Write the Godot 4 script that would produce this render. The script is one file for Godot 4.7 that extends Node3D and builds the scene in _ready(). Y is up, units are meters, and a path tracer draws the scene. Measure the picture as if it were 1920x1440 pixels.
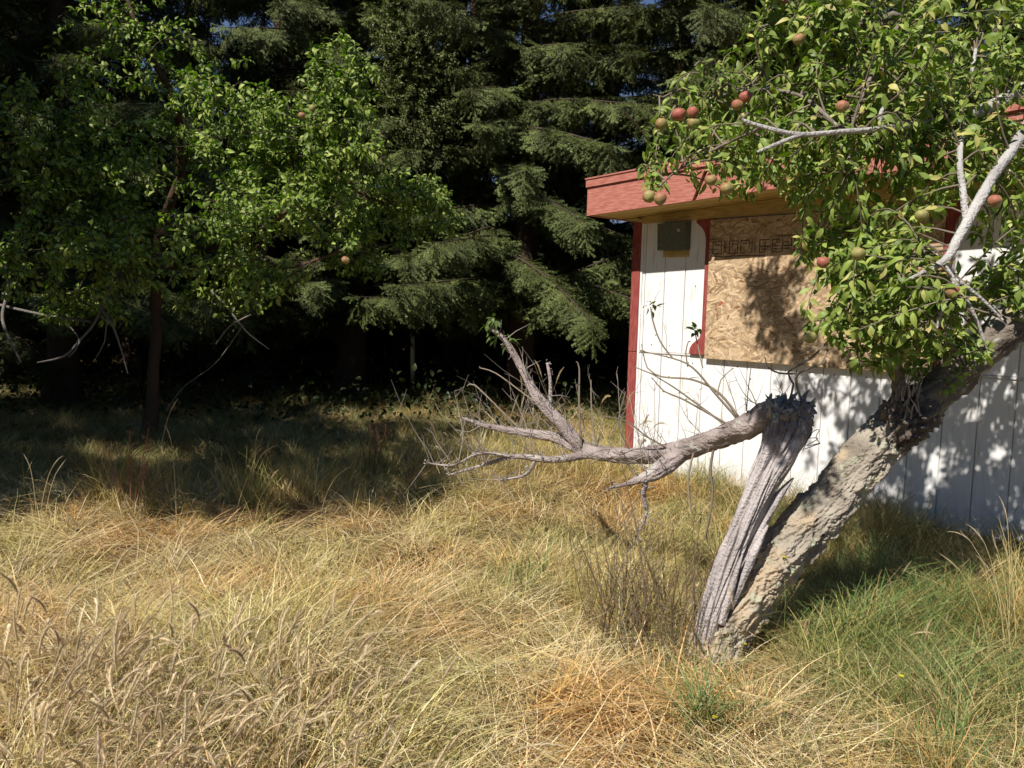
extends Node3D
# An old apple tree, snapped in two, leaning beside a white boarded-up shed at the edge of a dark wood; dry grass in August sun.

const EYE := 1.55
const PITCH := 0.095
const ROLL := 0.026
const FOCAL := 1528.3          # in pixels of the 1920 x 1440 photograph

var view := Basis()
var names := {}
var noise := FastNoiseLite.new()
var patch := FastNoiseLite.new()
var bumps := FastNoiseLite.new()
var plates := FastNoiseLite.new()
var M := {}

# ---------------------------------------------------------------- mesh builder
class MB:
	var v := PackedVector3Array()
	var n := PackedVector3Array()
	var c := PackedColorArray()
	var uv := PackedVector2Array()
	var i := PackedInt32Array()
	var use_uv := false

	func tri(a: Vector3, b: Vector3, d: Vector3, out: Vector3, col := Color.WHITE) -> void:
		var f := (d - a).cross(b - a).normalized()
		if f.dot(out) < 0.0:
			var t := b
			b = d
			d = t
			f = -f
		var k := v.size()
		v.append(a); v.append(b); v.append(d)
		for j in 3:
			n.append(f); c.append(col); i.append(k + j)

	func quad(a: Vector3, b: Vector3, d: Vector3, e: Vector3, out: Vector3, col := Color.WHITE) -> void:
		tri(a, b, d, out, col)
		tri(a, d, e, out, col)

	# a box with chamfered edges
	func box(lo: Vector3, hi: Vector3, ch := 0.003, col := Color.WHITE) -> void:
		var mid := (lo + hi) / 2.0
		var h := (hi - lo) / 2.0
		ch = minf(ch, minf(h.x, minf(h.y, h.z)) * 0.6)
		var p := func(s: Vector3, flat: int) -> Vector3:
			var q := Vector3(s.x * (h.x - ch), s.y * (h.y - ch), s.z * (h.z - ch))
			q[flat] = s[flat] * h[flat]
			return mid + q
		for ax in 3:
			var a1 := (ax + 1) % 3
			var a2 := (ax + 2) % 3
			for s in [-1.0, 1.0]:
				var q: Array[Vector3] = []
				for e in [[-1, -1], [1, -1], [1, 1], [-1, 1]]:
					var t := Vector3.ZERO
					t[ax] = s; t[a1] = e[0]; t[a2] = e[1]
					q.append(p.call(t, ax))
				var o := Vector3.ZERO
				o[ax] = s
				quad(q[0], q[1], q[2], q[3], o, col)
			for s1 in [-1.0, 1.0]:
				for s2 in [-1.0, 1.0]:
					var t0 := Vector3.ZERO
					t0[ax] = -1; t0[a1] = s1; t0[a2] = s2
					var t1 := t0
					t1[ax] = 1
					var o := Vector3.ZERO
					o[a1] = s1; o[a2] = s2
					quad(p.call(t0, a1), p.call(t1, a1), p.call(t1, a2), p.call(t0, a2), o, col)
		for sx in [-1.0, 1.0]:
			for sy in [-1.0, 1.0]:
				for sz in [-1.0, 1.0]:
					var t := Vector3(sx, sy, sz)
					tri(p.call(t, 0), p.call(t, 1), p.call(t, 2), t, col)

	# an outline in x and y given thickness in z
	func slab(poly: PackedVector2Array, z0: float, z1: float, col := Color.WHITE) -> void:
		var t := Geometry2D.triangulate_polygon(poly)
		for k in range(0, t.size(), 3):
			for z in [z0, z1]:
				var q: Array[Vector3] = []
				for j in 3:
					q.append(Vector3(poly[t[k + j]].x, poly[t[k + j]].y, z))
				tri(q[0], q[1], q[2], Vector3(0, 0, 1 if z == z1 else -1), col)
		var cw := Geometry2D.is_polygon_clockwise(poly)
		for k in poly.size():
			var a := poly[k]
			var b := poly[(k + 1) % poly.size()]
			var e := b - a
			var o := Vector3(e.y, -e.x, 0) * (-1.0 if cw else 1.0)
			quad(Vector3(a.x, a.y, z0), Vector3(b.x, b.y, z0), Vector3(b.x, b.y, z1), Vector3(a.x, a.y, z1), o, col)

	# a round, tapering limb along points; shape(angle, along, at) gives a factor on the radius, paint(angle, along, at) a colour
	func tube(pts: PackedVector3Array, rad: PackedFloat32Array, sides: int, shape = null, paint = null, col := Color.WHITE, closed := true) -> void:
		var k0 := v.size()
		var cnt := pts.size()
		var side := Vector3.ZERO
		var along := 0.0
		for k in cnt:
			var dir := (pts[mini(k + 1, cnt - 1)] - pts[maxi(k - 1, 0)]).normalized()
			if k == 0:
				side = dir.cross(Vector3(0.31, 0.2, 0.93)).normalized()
			else:
				side = (side - dir * side.dot(dir)).normalized()
				along += pts[k].distance_to(pts[k - 1])
			var up := dir.cross(side)
			for s in sides:
				var a := TAU * s / sides
				var out := side * cos(a) + up * sin(a)
				var r := rad[k]
				if shape != null:
					r *= shape.call(a, along, pts[k] + out * r)
				v.append(pts[k] + out * r)
				n.append(out)
				c.append(paint.call(a, along, pts[k] + out * r) if paint != null else col)
		for k in cnt - 1:
			for s in sides:
				var a := k0 + k * sides + s
				var b := k0 + k * sides + (s + 1) % sides
				i.append(a); i.append(b + sides); i.append(b)
				i.append(a); i.append(a + sides); i.append(b + sides)
		if closed:
			for e in [0, cnt - 1]:
				var k := v.size()
				var dir: Vector3 = (pts[0] - pts[1]).normalized() if e == 0 else (pts[cnt - 1] - pts[cnt - 2]).normalized()
				v.append(pts[e]); n.append(dir); c.append(c[k0 + e * sides])
				for s in sides:
					var a: int = k0 + e * sides + s
					var b: int = k0 + e * sides + (s + 1) % sides
					if e == 0:
						i.append(k); i.append(a); i.append(b)
					else:
						i.append(k); i.append(b); i.append(a)
		if shape != null:
			smooth_from(k0)

	func smooth_from(k0: int) -> void:
		for k in range(k0, v.size()):
			n[k] = Vector3.ZERO
		for k in range(0, i.size(), 3):
			if i[k] >= k0:
				var f := (v[i[k + 2]] - v[i[k]]).cross(v[i[k + 1]] - v[i[k]])
				for j in 3:
					n[i[k + j]] += f
		for k in range(k0, v.size()):
			n[k] = n[k].normalized() if n[k].length_squared() > 1e-20 else Vector3.UP

	func mesh(mat: Material) -> ArrayMesh:
		var a := []
		a.resize(Mesh.ARRAY_MAX)
		a[Mesh.ARRAY_VERTEX] = v
		a[Mesh.ARRAY_NORMAL] = n
		a[Mesh.ARRAY_COLOR] = c
		if use_uv:
			a[Mesh.ARRAY_TEX_UV] = uv
		a[Mesh.ARRAY_INDEX] = i
		var m := ArrayMesh.new()
		m.add_surface_from_arrays(Mesh.PRIMITIVE_TRIANGLES, a)
		m.surface_set_material(0, mat)
		return m


# ---------------------------------------------------------------- naming, tagging
func rgen(s: int) -> RandomNumberGenerator:
	var r := RandomNumberGenerator.new()
	r.seed = s
	return r

func numbered(called: String, under: Node) -> String:
	var key := "%d/%s" % [under.get_instance_id(), called]
	var k: int = names.get(key, -1) + 1
	names[key] = k
	return called if k == 0 else "%s_%03d" % [called, k]

func tag(o: Node, label := "", category := "", group := "", kind := "") -> Node:
	if label: o.set_meta("label", label)
	if category: o.set_meta("category", category)
	if group: o.set_meta("group", group)
	if kind: o.set_meta("kind", kind)
	return o

func thing(called: String, at_: Vector3, label: String, category: String, group := "") -> Node3D:
	var o := Node3D.new()
	o.name = numbered(called, self)
	add_child(o, true)
	o.position = at_
	tag(o, label, category, group)
	return o

func put(called: String, m: Mesh, parent: Node = self, where := Transform3D()) -> MeshInstance3D:
	var o := MeshInstance3D.new()
	o.name = numbered(called, parent)
	o.mesh = m
	o.transform = where
	parent.add_child(o, true)
	return o

func scatter(called: String, m: Mesh, buf: PackedFloat32Array, parent: Node = self) -> MultiMeshInstance3D:
	var mm := MultiMesh.new()
	mm.transform_format = MultiMesh.TRANSFORM_3D
	mm.use_colors = true
	mm.mesh = m
	mm.instance_count = buf.size() / 16
	mm.buffer = buf
	var o := MultiMeshInstance3D.new()
	o.name = numbered(called, parent)
	o.multimesh = mm
	parent.add_child(o, true)
	o.set_meta("kind", "stuff")
	return o

func push(buf: PackedFloat32Array, b: Basis, o: Vector3, c: Color) -> void:
	buf.append_array(PackedFloat32Array([b.x.x, b.y.x, b.z.x, o.x, b.x.y, b.y.y, b.z.y, o.y, b.x.z, b.y.z, b.z.z, o.z, c.r, c.g, c.b, 1.0]))

# the point seen at a place of the photograph, that many metres in front of the lens
func at(px: float, py: float, depth: float) -> Vector3:
	return Vector3(0, EYE, 0) + view * (Vector3((px - 960.0) / FOCAL, -(py - 720.0) / FOCAL, -1.0) * depth)

# a smooth line through points [px, py, depth, width in pixels]; returns [points, radii]
func line(list: Array, step := 0.03) -> Array:
	var p: Array[Vector3] = []
	var r: Array[float] = []
	for q in list:
		p.append(at(q[0], q[1], q[2]))
		r.append(q[3] * q[2] / FOCAL / 2.0)
	return smooth(p, r, step)

func smooth(p: Array[Vector3], r: Array[float], step := 0.03) -> Array:
	var pts := PackedVector3Array()
	var rad := PackedFloat32Array()
	for k in p.size() - 1:
		var a := p[maxi(k - 1, 0)]
		var d := p[mini(k + 2, p.size() - 1)]
		var cnt := maxi(2, int(p[k].distance_to(p[k + 1]) / step))
		for j in cnt:
			var t := float(j) / cnt
			pts.append(p[k].cubic_interpolate(p[k + 1], a, d, t))
			rad.append(lerpf(r[k], r[k + 1], t))
	pts.append(p[-1])
	rad.append(r[-1])
	return [pts, rad]

func ground_y(x: float, d: float) -> float:          # d: metres in front of the camera
	var y := 0.09 * bumps.get_noise_2d(x * 22.0, d * 22.0)
	y += 0.20 * exp(-(pow((x - 0.2) / 1.5, 2) + pow((d - 6.6) / 1.1, 2)))
	y += 0.12 * exp(-pow((d - 5.3) / 0.5, 2) - pow((x + 2.3) / 1.3, 2))
	y += 0.10 * smoothstep(0.9, 2.2, x) * smoothstep(2.5, 5.0, d)
	return y


# ---------------------------------------------------------------- materials
func flat(col: Color, rough := 0.9, spec := 0.3) -> StandardMaterial3D:
	var m := StandardMaterial3D.new()
	m.albedo_color = col.linear_to_srgb()
	m.roughness = rough
	m.metallic_specular = spec
	m.vertex_color_use_as_albedo = true
	return m

func noise_tex(freq: float, a: Color, b: Color, oct := 4, seed_ := 1, size := 512, mid := 0.5) -> NoiseTexture2D:
	var t := NoiseTexture2D.new()
	var nz := FastNoiseLite.new()
	nz.seed = seed_
	nz.frequency = freq
	nz.fractal_octaves = oct
	t.noise = nz
	t.seamless = true
	t.width = size
	t.height = size
	var g := Gradient.new()
	g.set_color(0, a.linear_to_srgb())
	g.set_color(1, b.linear_to_srgb())
	g.set_offset(0, mid - 0.3)
	g.set_offset(1, mid + 0.3)
	t.color_ramp = g
	return t

func grained(a: Color, b: Color, scale_: Vector3, rough := 0.85, relief := 0.0, seed_ := 1) -> StandardMaterial3D:
	var m := StandardMaterial3D.new()
	m.albedo_texture = noise_tex(0.02, a, b, 5, seed_)
	m.uv1_triplanar = true
	m.uv1_scale = scale_
	m.roughness = rough
	m.metallic_specular = 0.3
	m.vertex_color_use_as_albedo = true
	if relief > 0.0:
		m.heightmap_enabled = true
		m.heightmap_texture = noise_tex(0.03, Color.BLACK, Color.WHITE, 4, seed_ + 7)
		m.heightmap_scale = relief
	return m

func leafy(light: float, rough := 0.5, through := Color(0.35, 0.5, 0.08)) -> StandardMaterial3D:
	var m := StandardMaterial3D.new()
	m.albedo_color = Color(light, light, light)
	m.vertex_color_use_as_albedo = true
	m.roughness = rough
	m.metallic_specular = 0.4
	m.backlight_enabled = true
	m.backlight = through
	m.cull_mode = BaseMaterial3D.CULL_DISABLED
	return m

func make_materials() -> void:
	M.siding = grained(Color(0.76, 0.745, 0.71), Color(0.85, 0.84, 0.81), Vector3(5, 0.4, 5), 0.75, 0.06, 3)
	var stain: NoiseTexture2D = M.siding.albedo_texture
	stain.color_ramp = Gradient.new()
	stain.color_ramp.offsets = PackedFloat32Array([0.02, 0.14, 0.26, 0.5, 0.9])
	stain.color_ramp.colors = PackedColorArray([Color(0.50, 0.46, 0.38).linear_to_srgb(), Color(0.70, 0.67, 0.61).linear_to_srgb(), Color(0.80, 0.79, 0.775).linear_to_srgb(), Color(0.83, 0.825, 0.815).linear_to_srgb(), Color(0.86, 0.855, 0.85).linear_to_srgb()])
	M.siding.uv1_scale = Vector3(2.3, 0.35, 2.3)
	M.red = grained(Color(0.24, 0.052, 0.045), Color(0.34, 0.088, 0.075), Vector3(4, 0.8, 4), 0.8, 0.1, 5)
	M.fascia = grained(Color(0.38, 0.125, 0.095), Color(0.50, 0.21, 0.16), Vector3(0.8, 5, 5), 0.8, 0.08, 9)
	M.soffit = grained(Color(0.46, 0.32, 0.12), Color(0.62, 0.46, 0.20), Vector3(0.6, 5, 5), 0.85, 0.05, 11)
	M.roofing = grained(Color(0.10, 0.045, 0.035), Color(0.24, 0.10, 0.075), Vector3(3, 3, 3), 0.95, 0.1, 13)
	M.vent = grained(Color(0.11, 0.12, 0.09), Color(0.16, 0.17, 0.13), Vector3(3, 3, 3), 0.6, 0.0, 15)
	M.bark = flat(Color.WHITE, 0.95, 0.2)
	M.bark.heightmap_enabled = true
	M.bark.heightmap_texture = noise_tex(0.04, Color.BLACK, Color.WHITE, 5, 21)
	M.bark.heightmap_scale = 0.5
	M.bark.uv1_triplanar = true
	M.bark.uv1_scale = Vector3(3, 3, 3)
	M.plain = flat(Color.WHITE, 0.9, 0.25)
	M.leaf = leafy(1.0, 0.45, Color(0.62, 0.80, 0.16))
	M.needle = leafy(1.0, 0.6, Color(0.12, 0.16, 0.04))
	M.blade = leafy(1.0, 0.6, Color(0.30, 0.26, 0.12))
	M.apple = flat(Color.WHITE, 0.5, 0.35)
	M.dark = flat(Color(0.02, 0.02, 0.02), 0.9)
	M.wire = flat(Color(0.08, 0.07, 0.06), 0.5)
	M.soil = StandardMaterial3D.new()
	M.soil.albedo_texture = noise_tex(0.05, Color(0.05, 0.036, 0.018), Color(0.17, 0.12, 0.055), 5, 31, 1024)
	M.soil.uv1_triplanar = true
	M.soil.uv1_world_triplanar = true
	M.soil.uv1_scale = Vector3(1.3, 1.3, 1.3)
	M.soil.roughness = 1.0
	M.soil.metallic_specular = 0.1


# ---------------------------------------------------------------- leaves and needles
func leaf_mesh(seed_: int, col: Color, wide := 0.52, curl := 0.35) -> MB:
	var mb := MB.new()
	var r := rgen(seed_)
	add_leaf(mb, Transform3D(), wide, curl * r.randf_range(0.7, 1.4), r.randf_range(0.1, 0.45), r.randf_range(-0.25, 0.25), col)
	return mb

# a leaf one unit long from the origin along x, its upper side along y
func add_leaf(mb: MB, t: Transform3D, wide: float, curl: float, fold: float, twist: float, col: Color) -> void:
	var k0 := mb.v.size()
	var shape := [0.03, 0.30, 0.44, 0.5, 0.42, 0.24, 0.0]
	var stalk := 0.16
	for s in 7:
		var u := s / 6.0
		var x := stalk + u * (1.0 - stalk)
		var y := -curl * u * u
		var hw: float = shape[s] * wide
		var roll := twist * u
		for side in [-1.0, 0.0, 1.0]:
			var p := Vector3(x - curl * u * u * 0.2, y + fold * hw * absf(side), hw * side)
			p = Vector3(p.x, p.y * cos(roll) - p.z * sin(roll), p.y * sin(roll) + p.z * cos(roll))
			mb.v.append(t * p)
			mb.n.append(Vector3.UP)
			var tone := col * (1.12 if side == 0.0 else 1.0)
			mb.c.append(tone)
	for s in 6:
		for q in 2:
			var a := k0 + s * 3 + q
			mb.i.append_array(PackedInt32Array([a, a + 3, a + 4, a, a + 4, a + 1]))
	# the stalk
	var k := mb.v.size()
	mb.v.append(t * Vector3(0, 0, 0)); mb.v.append(t * Vector3(stalk, 0, 0.012)); mb.v.append(t * Vector3(stalk, 0, -0.012))
	for j in 3:
		mb.n.append(Vector3.UP); mb.c.append(col)
	mb.i.append_array(PackedInt32Array([k, k + 1, k + 2]))
	mb.smooth_from(k0)

func turned(x: Vector3, y: Vector3, s: float) -> Basis:
	x = x.normalized()
	var z := x.cross(y)
	if z.length() < 1e-3:
		z = x.cross(Vector3(0.3, 0.5, 0.8))
	z = z.normalized()
	return Basis(x * s, z.cross(x) * s, z * s)

func ball(r: RandomNumberGenerator) -> Vector3:
	for k in 20:
		var p := Vector3(r.randf_range(-1, 1), r.randf_range(-1, 1), r.randf_range(-1, 1))
		if p.length() < 1.0:
			return p
	return Vector3.ZERO

# twigs that reach from limbs into the clumps of a crown, and the leaves on them: returns [twig mesh builder, array of [basis, origin, colour]]
func foliage(seed_: int, limbs: Array, clumps: Array, size: float, tones: Array, twig_col: Color, gap := 0.05, per := 3) -> Array:
	var r := rgen(seed_)
	var mb := MB.new()
	var leaves := []
	for cl in clumps:
		var mid: Vector3 = cl[0]
		var ext: Vector3 = cl[1]
		for k in int(cl[2]):
			var q := ball(r)
			q = q.normalized() * pow(q.length(), 0.7)
			var end := mid + q * ext
			var best := 1e9
			var from := mid
			for j in 44:
				var p: Vector3 = limbs[r.randi() % limbs.size()]
				var dd := p.distance_to(end) + r.randf() * 0.2
				if dd < best:
					best = dd
					from = p
			if best > 0.75:                               # too far from a limb: a twig of its own clump
				from = end + (mid - end).normalized() * 0.3 + ball(r) * 0.3 + Vector3(0, 0.1, 0)
			var bend := ball(r) * 0.12 + Vector3(0, 0.06, 0)
			var pts := PackedVector3Array()
			var rad := PackedFloat32Array()
			for j in 7:
				var t := j / 6.0
				pts.append(from.lerp(end, t) + bend * 4.0 * t * (1.0 - t) * 0.8)
				rad.append(lerpf(0.005, 0.0016, t))
			mb.tube(pts, rad, 4, null, null, twig_col * r.randf_range(0.7, 1.2), false)
			var length := from.distance_to(end)
			var cnt := int(maxf(length, 0.2) * 0.85 / gap) + 2
			for j in cnt:
				var t := lerpf(0.2, 1.0, (j + r.randf() * 0.6) / cnt)
				var f := clampf(t * 6.0, 0.0, 5.999)
				var p := pts[int(f)].lerp(pts[int(f) + 1], f - int(f))
				var dir := (pts[int(f) + 1] - pts[int(f)]).normalized()
				var turn := r.randf() * TAU
				for m in per + (3 if j == cnt - 1 else 0):
					turn += 2.4
					var side := dir.cross(Vector3(0.2, 0.9, 0.3)).normalized()
					side = side.rotated(dir, turn)
					var out := (side * r.randf_range(0.6, 1.0) + dir * r.randf_range(0.1, 0.8) + Vector3(0, r.randf_range(-0.45, 0.15), 0)).normalized()
					var up := (Vector3(-0.25, 0.75, 0.35) + ball(r) * 0.85).normalized()
					var tone: Color = tones[r.randi() % tones.size()]
					tone *= r.randf_range(0.75, 1.25)
					leaves.append([turned(out, up, size * r.randf_range(0.5, 1.35)), p + out * 0.004, tone])
	return [mb, leaves]

func leaf_set(leaves: Array, m: Mesh, parent: Node, called := "leaves") -> void:
	var buf := PackedFloat32Array()
	for l in leaves:
		push(buf, l[0], l[1], l[2])
	if buf.size():
		scatter(called, m, buf, parent)

# a flat spray of a spruce one unit long along x
func spray_mesh(seed_: int) -> ArrayMesh:
	var mb := MB.new()
	var r := rgen(seed_)
	var needles := func(a: Vector3, b: Vector3, cnt: int, light: float) -> void:
		var dir := (b - a).normalized()
		var side := dir.cross(Vector3.UP).normalized()
		for k in cnt:
			var p := a.lerp(b, (k + r.randf()) / cnt)
			var ang := r.randf_range(-1.0, 1.0) * 1.3
			var s: float = -1.0 if k % 2 == 0 else 1.0
			var out: Vector3 = (side * s * cos(ang) + Vector3.UP * sin(ang) * 0.8 + dir * 0.75).normalized()
			var w := dir.cross(out).cross(out).normalized() * 0.009
			var q: Vector3 = p + out * r.randf_range(0.045, 0.075)
			var i0 := mb.v.size()
			var nn: Vector3 = (Vector3.UP * 0.8 + out * 0.3 + ball(r) * 0.5).normalized()
			var col := Color(1, 1, 1) * light * r.randf_range(0.7, 1.3)
			for e in [p - w, p + w, q + w * 0.3]:
				mb.v.append(e); mb.n.append(nn); mb.c.append(col)
			var face := (q + w * 0.3 - (p - w)).cross(w * 2.0)
			mb.i.append_array(PackedInt32Array([i0, i0 + 1, i0 + 2] if face.dot(nn) > 0.0 else [i0, i0 + 2, i0 + 1]))
	var stem_end := Vector3(1, -0.12, 0)
	needles.call(Vector3.ZERO, stem_end, 60, 1.0)
	mb.tube(PackedVector3Array([Vector3.ZERO, stem_end]), PackedFloat32Array([0.012, 0.003]), 3, null, null, Color(1.2, 0.7, 0.5), false)
	for k in 9:
		for s in [-1.0, 1.0]:
			if r.randf() < 0.16: continue
			var t: float = 0.08 + k * 0.095 + r.randf_range(-0.04, 0.04)
			var a := stem_end * t
			var len_: float = (0.46 * (1.0 - t) + 0.14) * r.randf_range(0.45, 1.35)
			var b := a + Vector3(r.randf_range(0.4, 0.9), r.randf_range(-0.65, 0.12), s * r.randf_range(0.45, 0.95)).normalized() * len_
			mb.tube(PackedVector3Array([a, b]), PackedFloat32Array([0.007, 0.002]), 3, null, null, Color(1.2, 0.7, 0.5), false)
			needles.call(a, b, int(14 + len_ * 60), 0.9)
			needles.call(a.lerp(b, 0.75), b, 8, 1.7)
	return mb.mesh(M.needle)

var sprays: Array[ArrayMesh] = []

func conifer(place: Vector3, height: float, reach: float, low: float, seed_: int, tint: Color, label: String, group := "", density := 1.0) -> Node3D:
	var r := rgen(seed_)
	var o := thing("spruce_tree", place, label, "conifer", group)
	var mb := MB.new()
	var pts := PackedVector3Array()
	var rad := PackedFloat32Array()
	var base := height * 0.016
	for k in 25:
		var t := k / 24.0
		pts.append(Vector3(0.05 * sin(t * 5.0), height * t - 0.1, 0.05 * cos(t * 4.0)))
		rad.append(base * (1.0 - t * 0.96) * (1.35 if k == 0 else 1.0))
	var bark := func(a: float, al: float, _p: Vector3) -> float:
		return 1.0 + 0.14 * noise.get_noise_3d(cos(a) * 60.0, al * 30.0, sin(a) * 60.0)
	mb.tube(pts, rad, 14, bark, null, Color(0.09, 0.06, 0.045))
	put("trunk", mb.mesh(M.bark), o)
	var bm := MB.new()
	var bufs: Array[PackedFloat32Array] = [PackedFloat32Array(), PackedFloat32Array(), PackedFloat32Array()]
	var h := low
	var az := r.randf() * TAU
	while h < height * 0.97:
		var t := h / height
		az += 2.399 + r.randf_range(-0.4, 0.4)
		var len_ := reach * pow(1.0 - t, 0.75) * r.randf_range(0.7, 1.12) + 0.15
		var dir := Vector3(cos(az), 0, sin(az))
		var bp := PackedVector3Array()
		var br := PackedFloat32Array()
		var droop := r.randf_range(0.12, 0.46)
		for k in 9:
			var s := k / 8.0
			bp.append(Vector3(0, h, 0) + dir * len_ * s + Vector3(0, len_ * (0.16 * s - droop * 1.7 * s * s + droop * 0.75 * s * s * s), 0) + dir.cross(Vector3.UP) * len_ * 0.08 * sin(s * 3.0 + az))
			br.append(lerpf(0.018, 0.003, s) * (0.5 + len_ * 0.3))
		bm.tube(bp, br, 5, null, null, Color(0.08, 0.06, 0.05), false)
		var cnt := int(len_ * 0.9 / 0.085 * density) + 2
		for k in cnt:
			var s := lerpf(0.13, 1.0, (k + r.randf() * 0.5) / cnt)
			var f := clampf(s * 8.0, 0.0, 7.999)
			var p := bp[int(f)].lerp(bp[int(f) + 1], f - int(f))
			var d := (bp[int(f) + 1] - bp[int(f)]).normalized()
			for side in [-1.0, 1.0]:
				var across: Vector3 = d.cross(Vector3.UP).normalized() * side
				var hang := r.randf_range(-0.15, 1.1)
				var out: Vector3 = (d * r.randf_range(0.45, 0.9) + across * r.randf_range(0.5, 1.0) - Vector3.UP * hang)
				if k == cnt - 1:
					out = d + across * 0.25
				var sz := lerpf(0.50, 0.26, s) * r.randf_range(0.6, 1.3) * clampf(len_ / 2.0, 0.45, 1.0)
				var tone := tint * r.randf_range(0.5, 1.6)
				push(bufs[r.randi() % 3], turned(out, Vector3.UP + ball(r) * 0.7, sz), p, tone)
			if r.randf() < 0.75:
				push(bufs[r.randi() % 3], turned(Vector3(d.x * 0.35, -1.0, d.z * 0.35) + ball(r) * 0.3, d + ball(r) * 0.5, r.randf_range(0.28, 0.5)), p, tint * r.randf_range(0.7, 1.3))
		h += r.randf_range(0.05, 0.14) * (0.7 + 0.8 * t) / density
	put("boughs", bm.mesh(M.bark), o).set_meta("kind", "stuff")
	for k in 3:
		scatter("needles", sprays[k], bufs[k], o)
	return o


# ---------------------------------------------------------------- grass
func blade(mb: MB, root: Vector3, az: float, e0: float, e1: float, len_: float, w: float, col: Color, segs := 4, wander := 0.12, r: RandomNumberGenerator = null) -> Vector3:
	var p := root
	var k0 := mb.v.size()
	var face := az + PI / 2 + (r.randf_range(-0.9, 0.9) if r else 0.0)
	for s in segs + 1:
		var t := float(s) / segs
		var e := lerpf(e0, e1, t)
		var dir := Vector3(cos(az) * cos(e), sin(e), sin(az) * cos(e))
		var hw := w * (1.0 - t * 0.85) / 2.0
		var side := Vector3(cos(face), 0, sin(face)) * hw
		var nn := side.cross(dir).normalized()
		if nn.y < 0:
			nn = -nn
			side = -side
		mb.v.append(p - side); mb.v.append(p + side)
		mb.n.append(nn); mb.n.append(nn)
		mb.c.append(col); mb.c.append(col)
		p += dir * len_ / segs
		if r: az += r.randf_range(-wander, wander)
	for s in segs:
		var a := k0 + s * 2
		var f := (mb.v[a + 3] - mb.v[a]).cross(mb.v[a + 1] - mb.v[a])
		if f.dot(mb.n[a] + mb.n[a + 2]) > 0.0:
			mb.i.append_array(PackedInt32Array([a, a + 1, a + 3, a, a + 3, a + 2]))
		else:
			mb.i.append_array(PackedInt32Array([a, a + 3, a + 1, a, a + 2, a + 3]))
	return p

func tuft(seed_: int, cnt: int, wide: float, l0: float, l1: float, w: float, e0: float, e1: float, spread: float, cols: Array) -> ArrayMesh:
	var mb := MB.new()
	var r := rgen(seed_)
	for k in cnt:
		var a := r.randf() * TAU
		var q := sqrt(r.randf()) * wide
		var az := r.randfn(0.0, spread)
		var col: Color = cols[r.randi() % cols.size()]
		blade(mb, Vector3(cos(a) * q, -0.02, sin(a) * q), az, e0 + r.randf_range(-0.3, 0.3), e1 + r.randf_range(-0.25, 0.25), r.randf_range(l0, l1), w * r.randf_range(0.6, 1.4), col * r.randf_range(0.75, 1.25), 5, 0.22, r)
	return mb.mesh(M.blade)

# a stem with a spike of seeds; returns the end of the stem
func stalk(mb: MB, r: RandomNumberGenerator, h: float, lean: float, w: float, col: Color) -> Array:
	var pts := PackedVector3Array()
	var rad := PackedFloat32Array()
	var p := Vector3.ZERO
	var e := PI / 2 - lean * 0.2
	for k in 9:
		pts.append(p)
		rad.append(w * (1.0 - k * 0.06))
		p += Vector3(cos(e), sin(e), r.randf_range(-0.03, 0.03)) * h / 8.0
		e -= lean / 8.0
	mb.tube(pts, rad, 3, null, null, col, false)
	return [pts[8], e, pts[8] - pts[7]]

func seed_head(mb: MB, r: RandomNumberGenerator, from: Vector3, dir: Vector3, len_: float, w: float, col: Color) -> void:
	dir = dir.normalized()
	var pts := PackedVector3Array()
	var rad := PackedFloat32Array()
	var p := from
	var sag := Vector3(r.randf_range(-0.3, 0.3), r.randf_range(-1.0, -0.2), r.randf_range(-0.3, 0.3))
	for k in 9:
		var t := k / 8.0
		pts.append(p)
		rad.append(w * 0.15 * sin(PI * clampf(t * 0.93 + 0.06, 0, 1)) + 0.0004)
		p += (dir + sag * t).normalized() * len_ / 8.0
	mb.tube(pts, rad, 5, null, null, col * 0.8, false)
	for k in 240:
		var t := r.randf()
		var f := t * 7.99
		var q := pts[int(f)].lerp(pts[int(f) + 1], f - int(f))
		var d := (pts[int(f) + 1] - pts[int(f)]).normalized()
		var out := (d.cross(ball(r)).normalized() * 0.75 + d).normalized()
		var tip := q + out * w * (0.35 + 0.75 * sin(PI * clampf(t + 0.08, 0, 1)))
		var s := d.cross(out).normalized() * w * 0.042
		mb.tri(q - s, q + s, tip, Vector3.UP, col * r.randf_range(0.8, 1.3))


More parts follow.
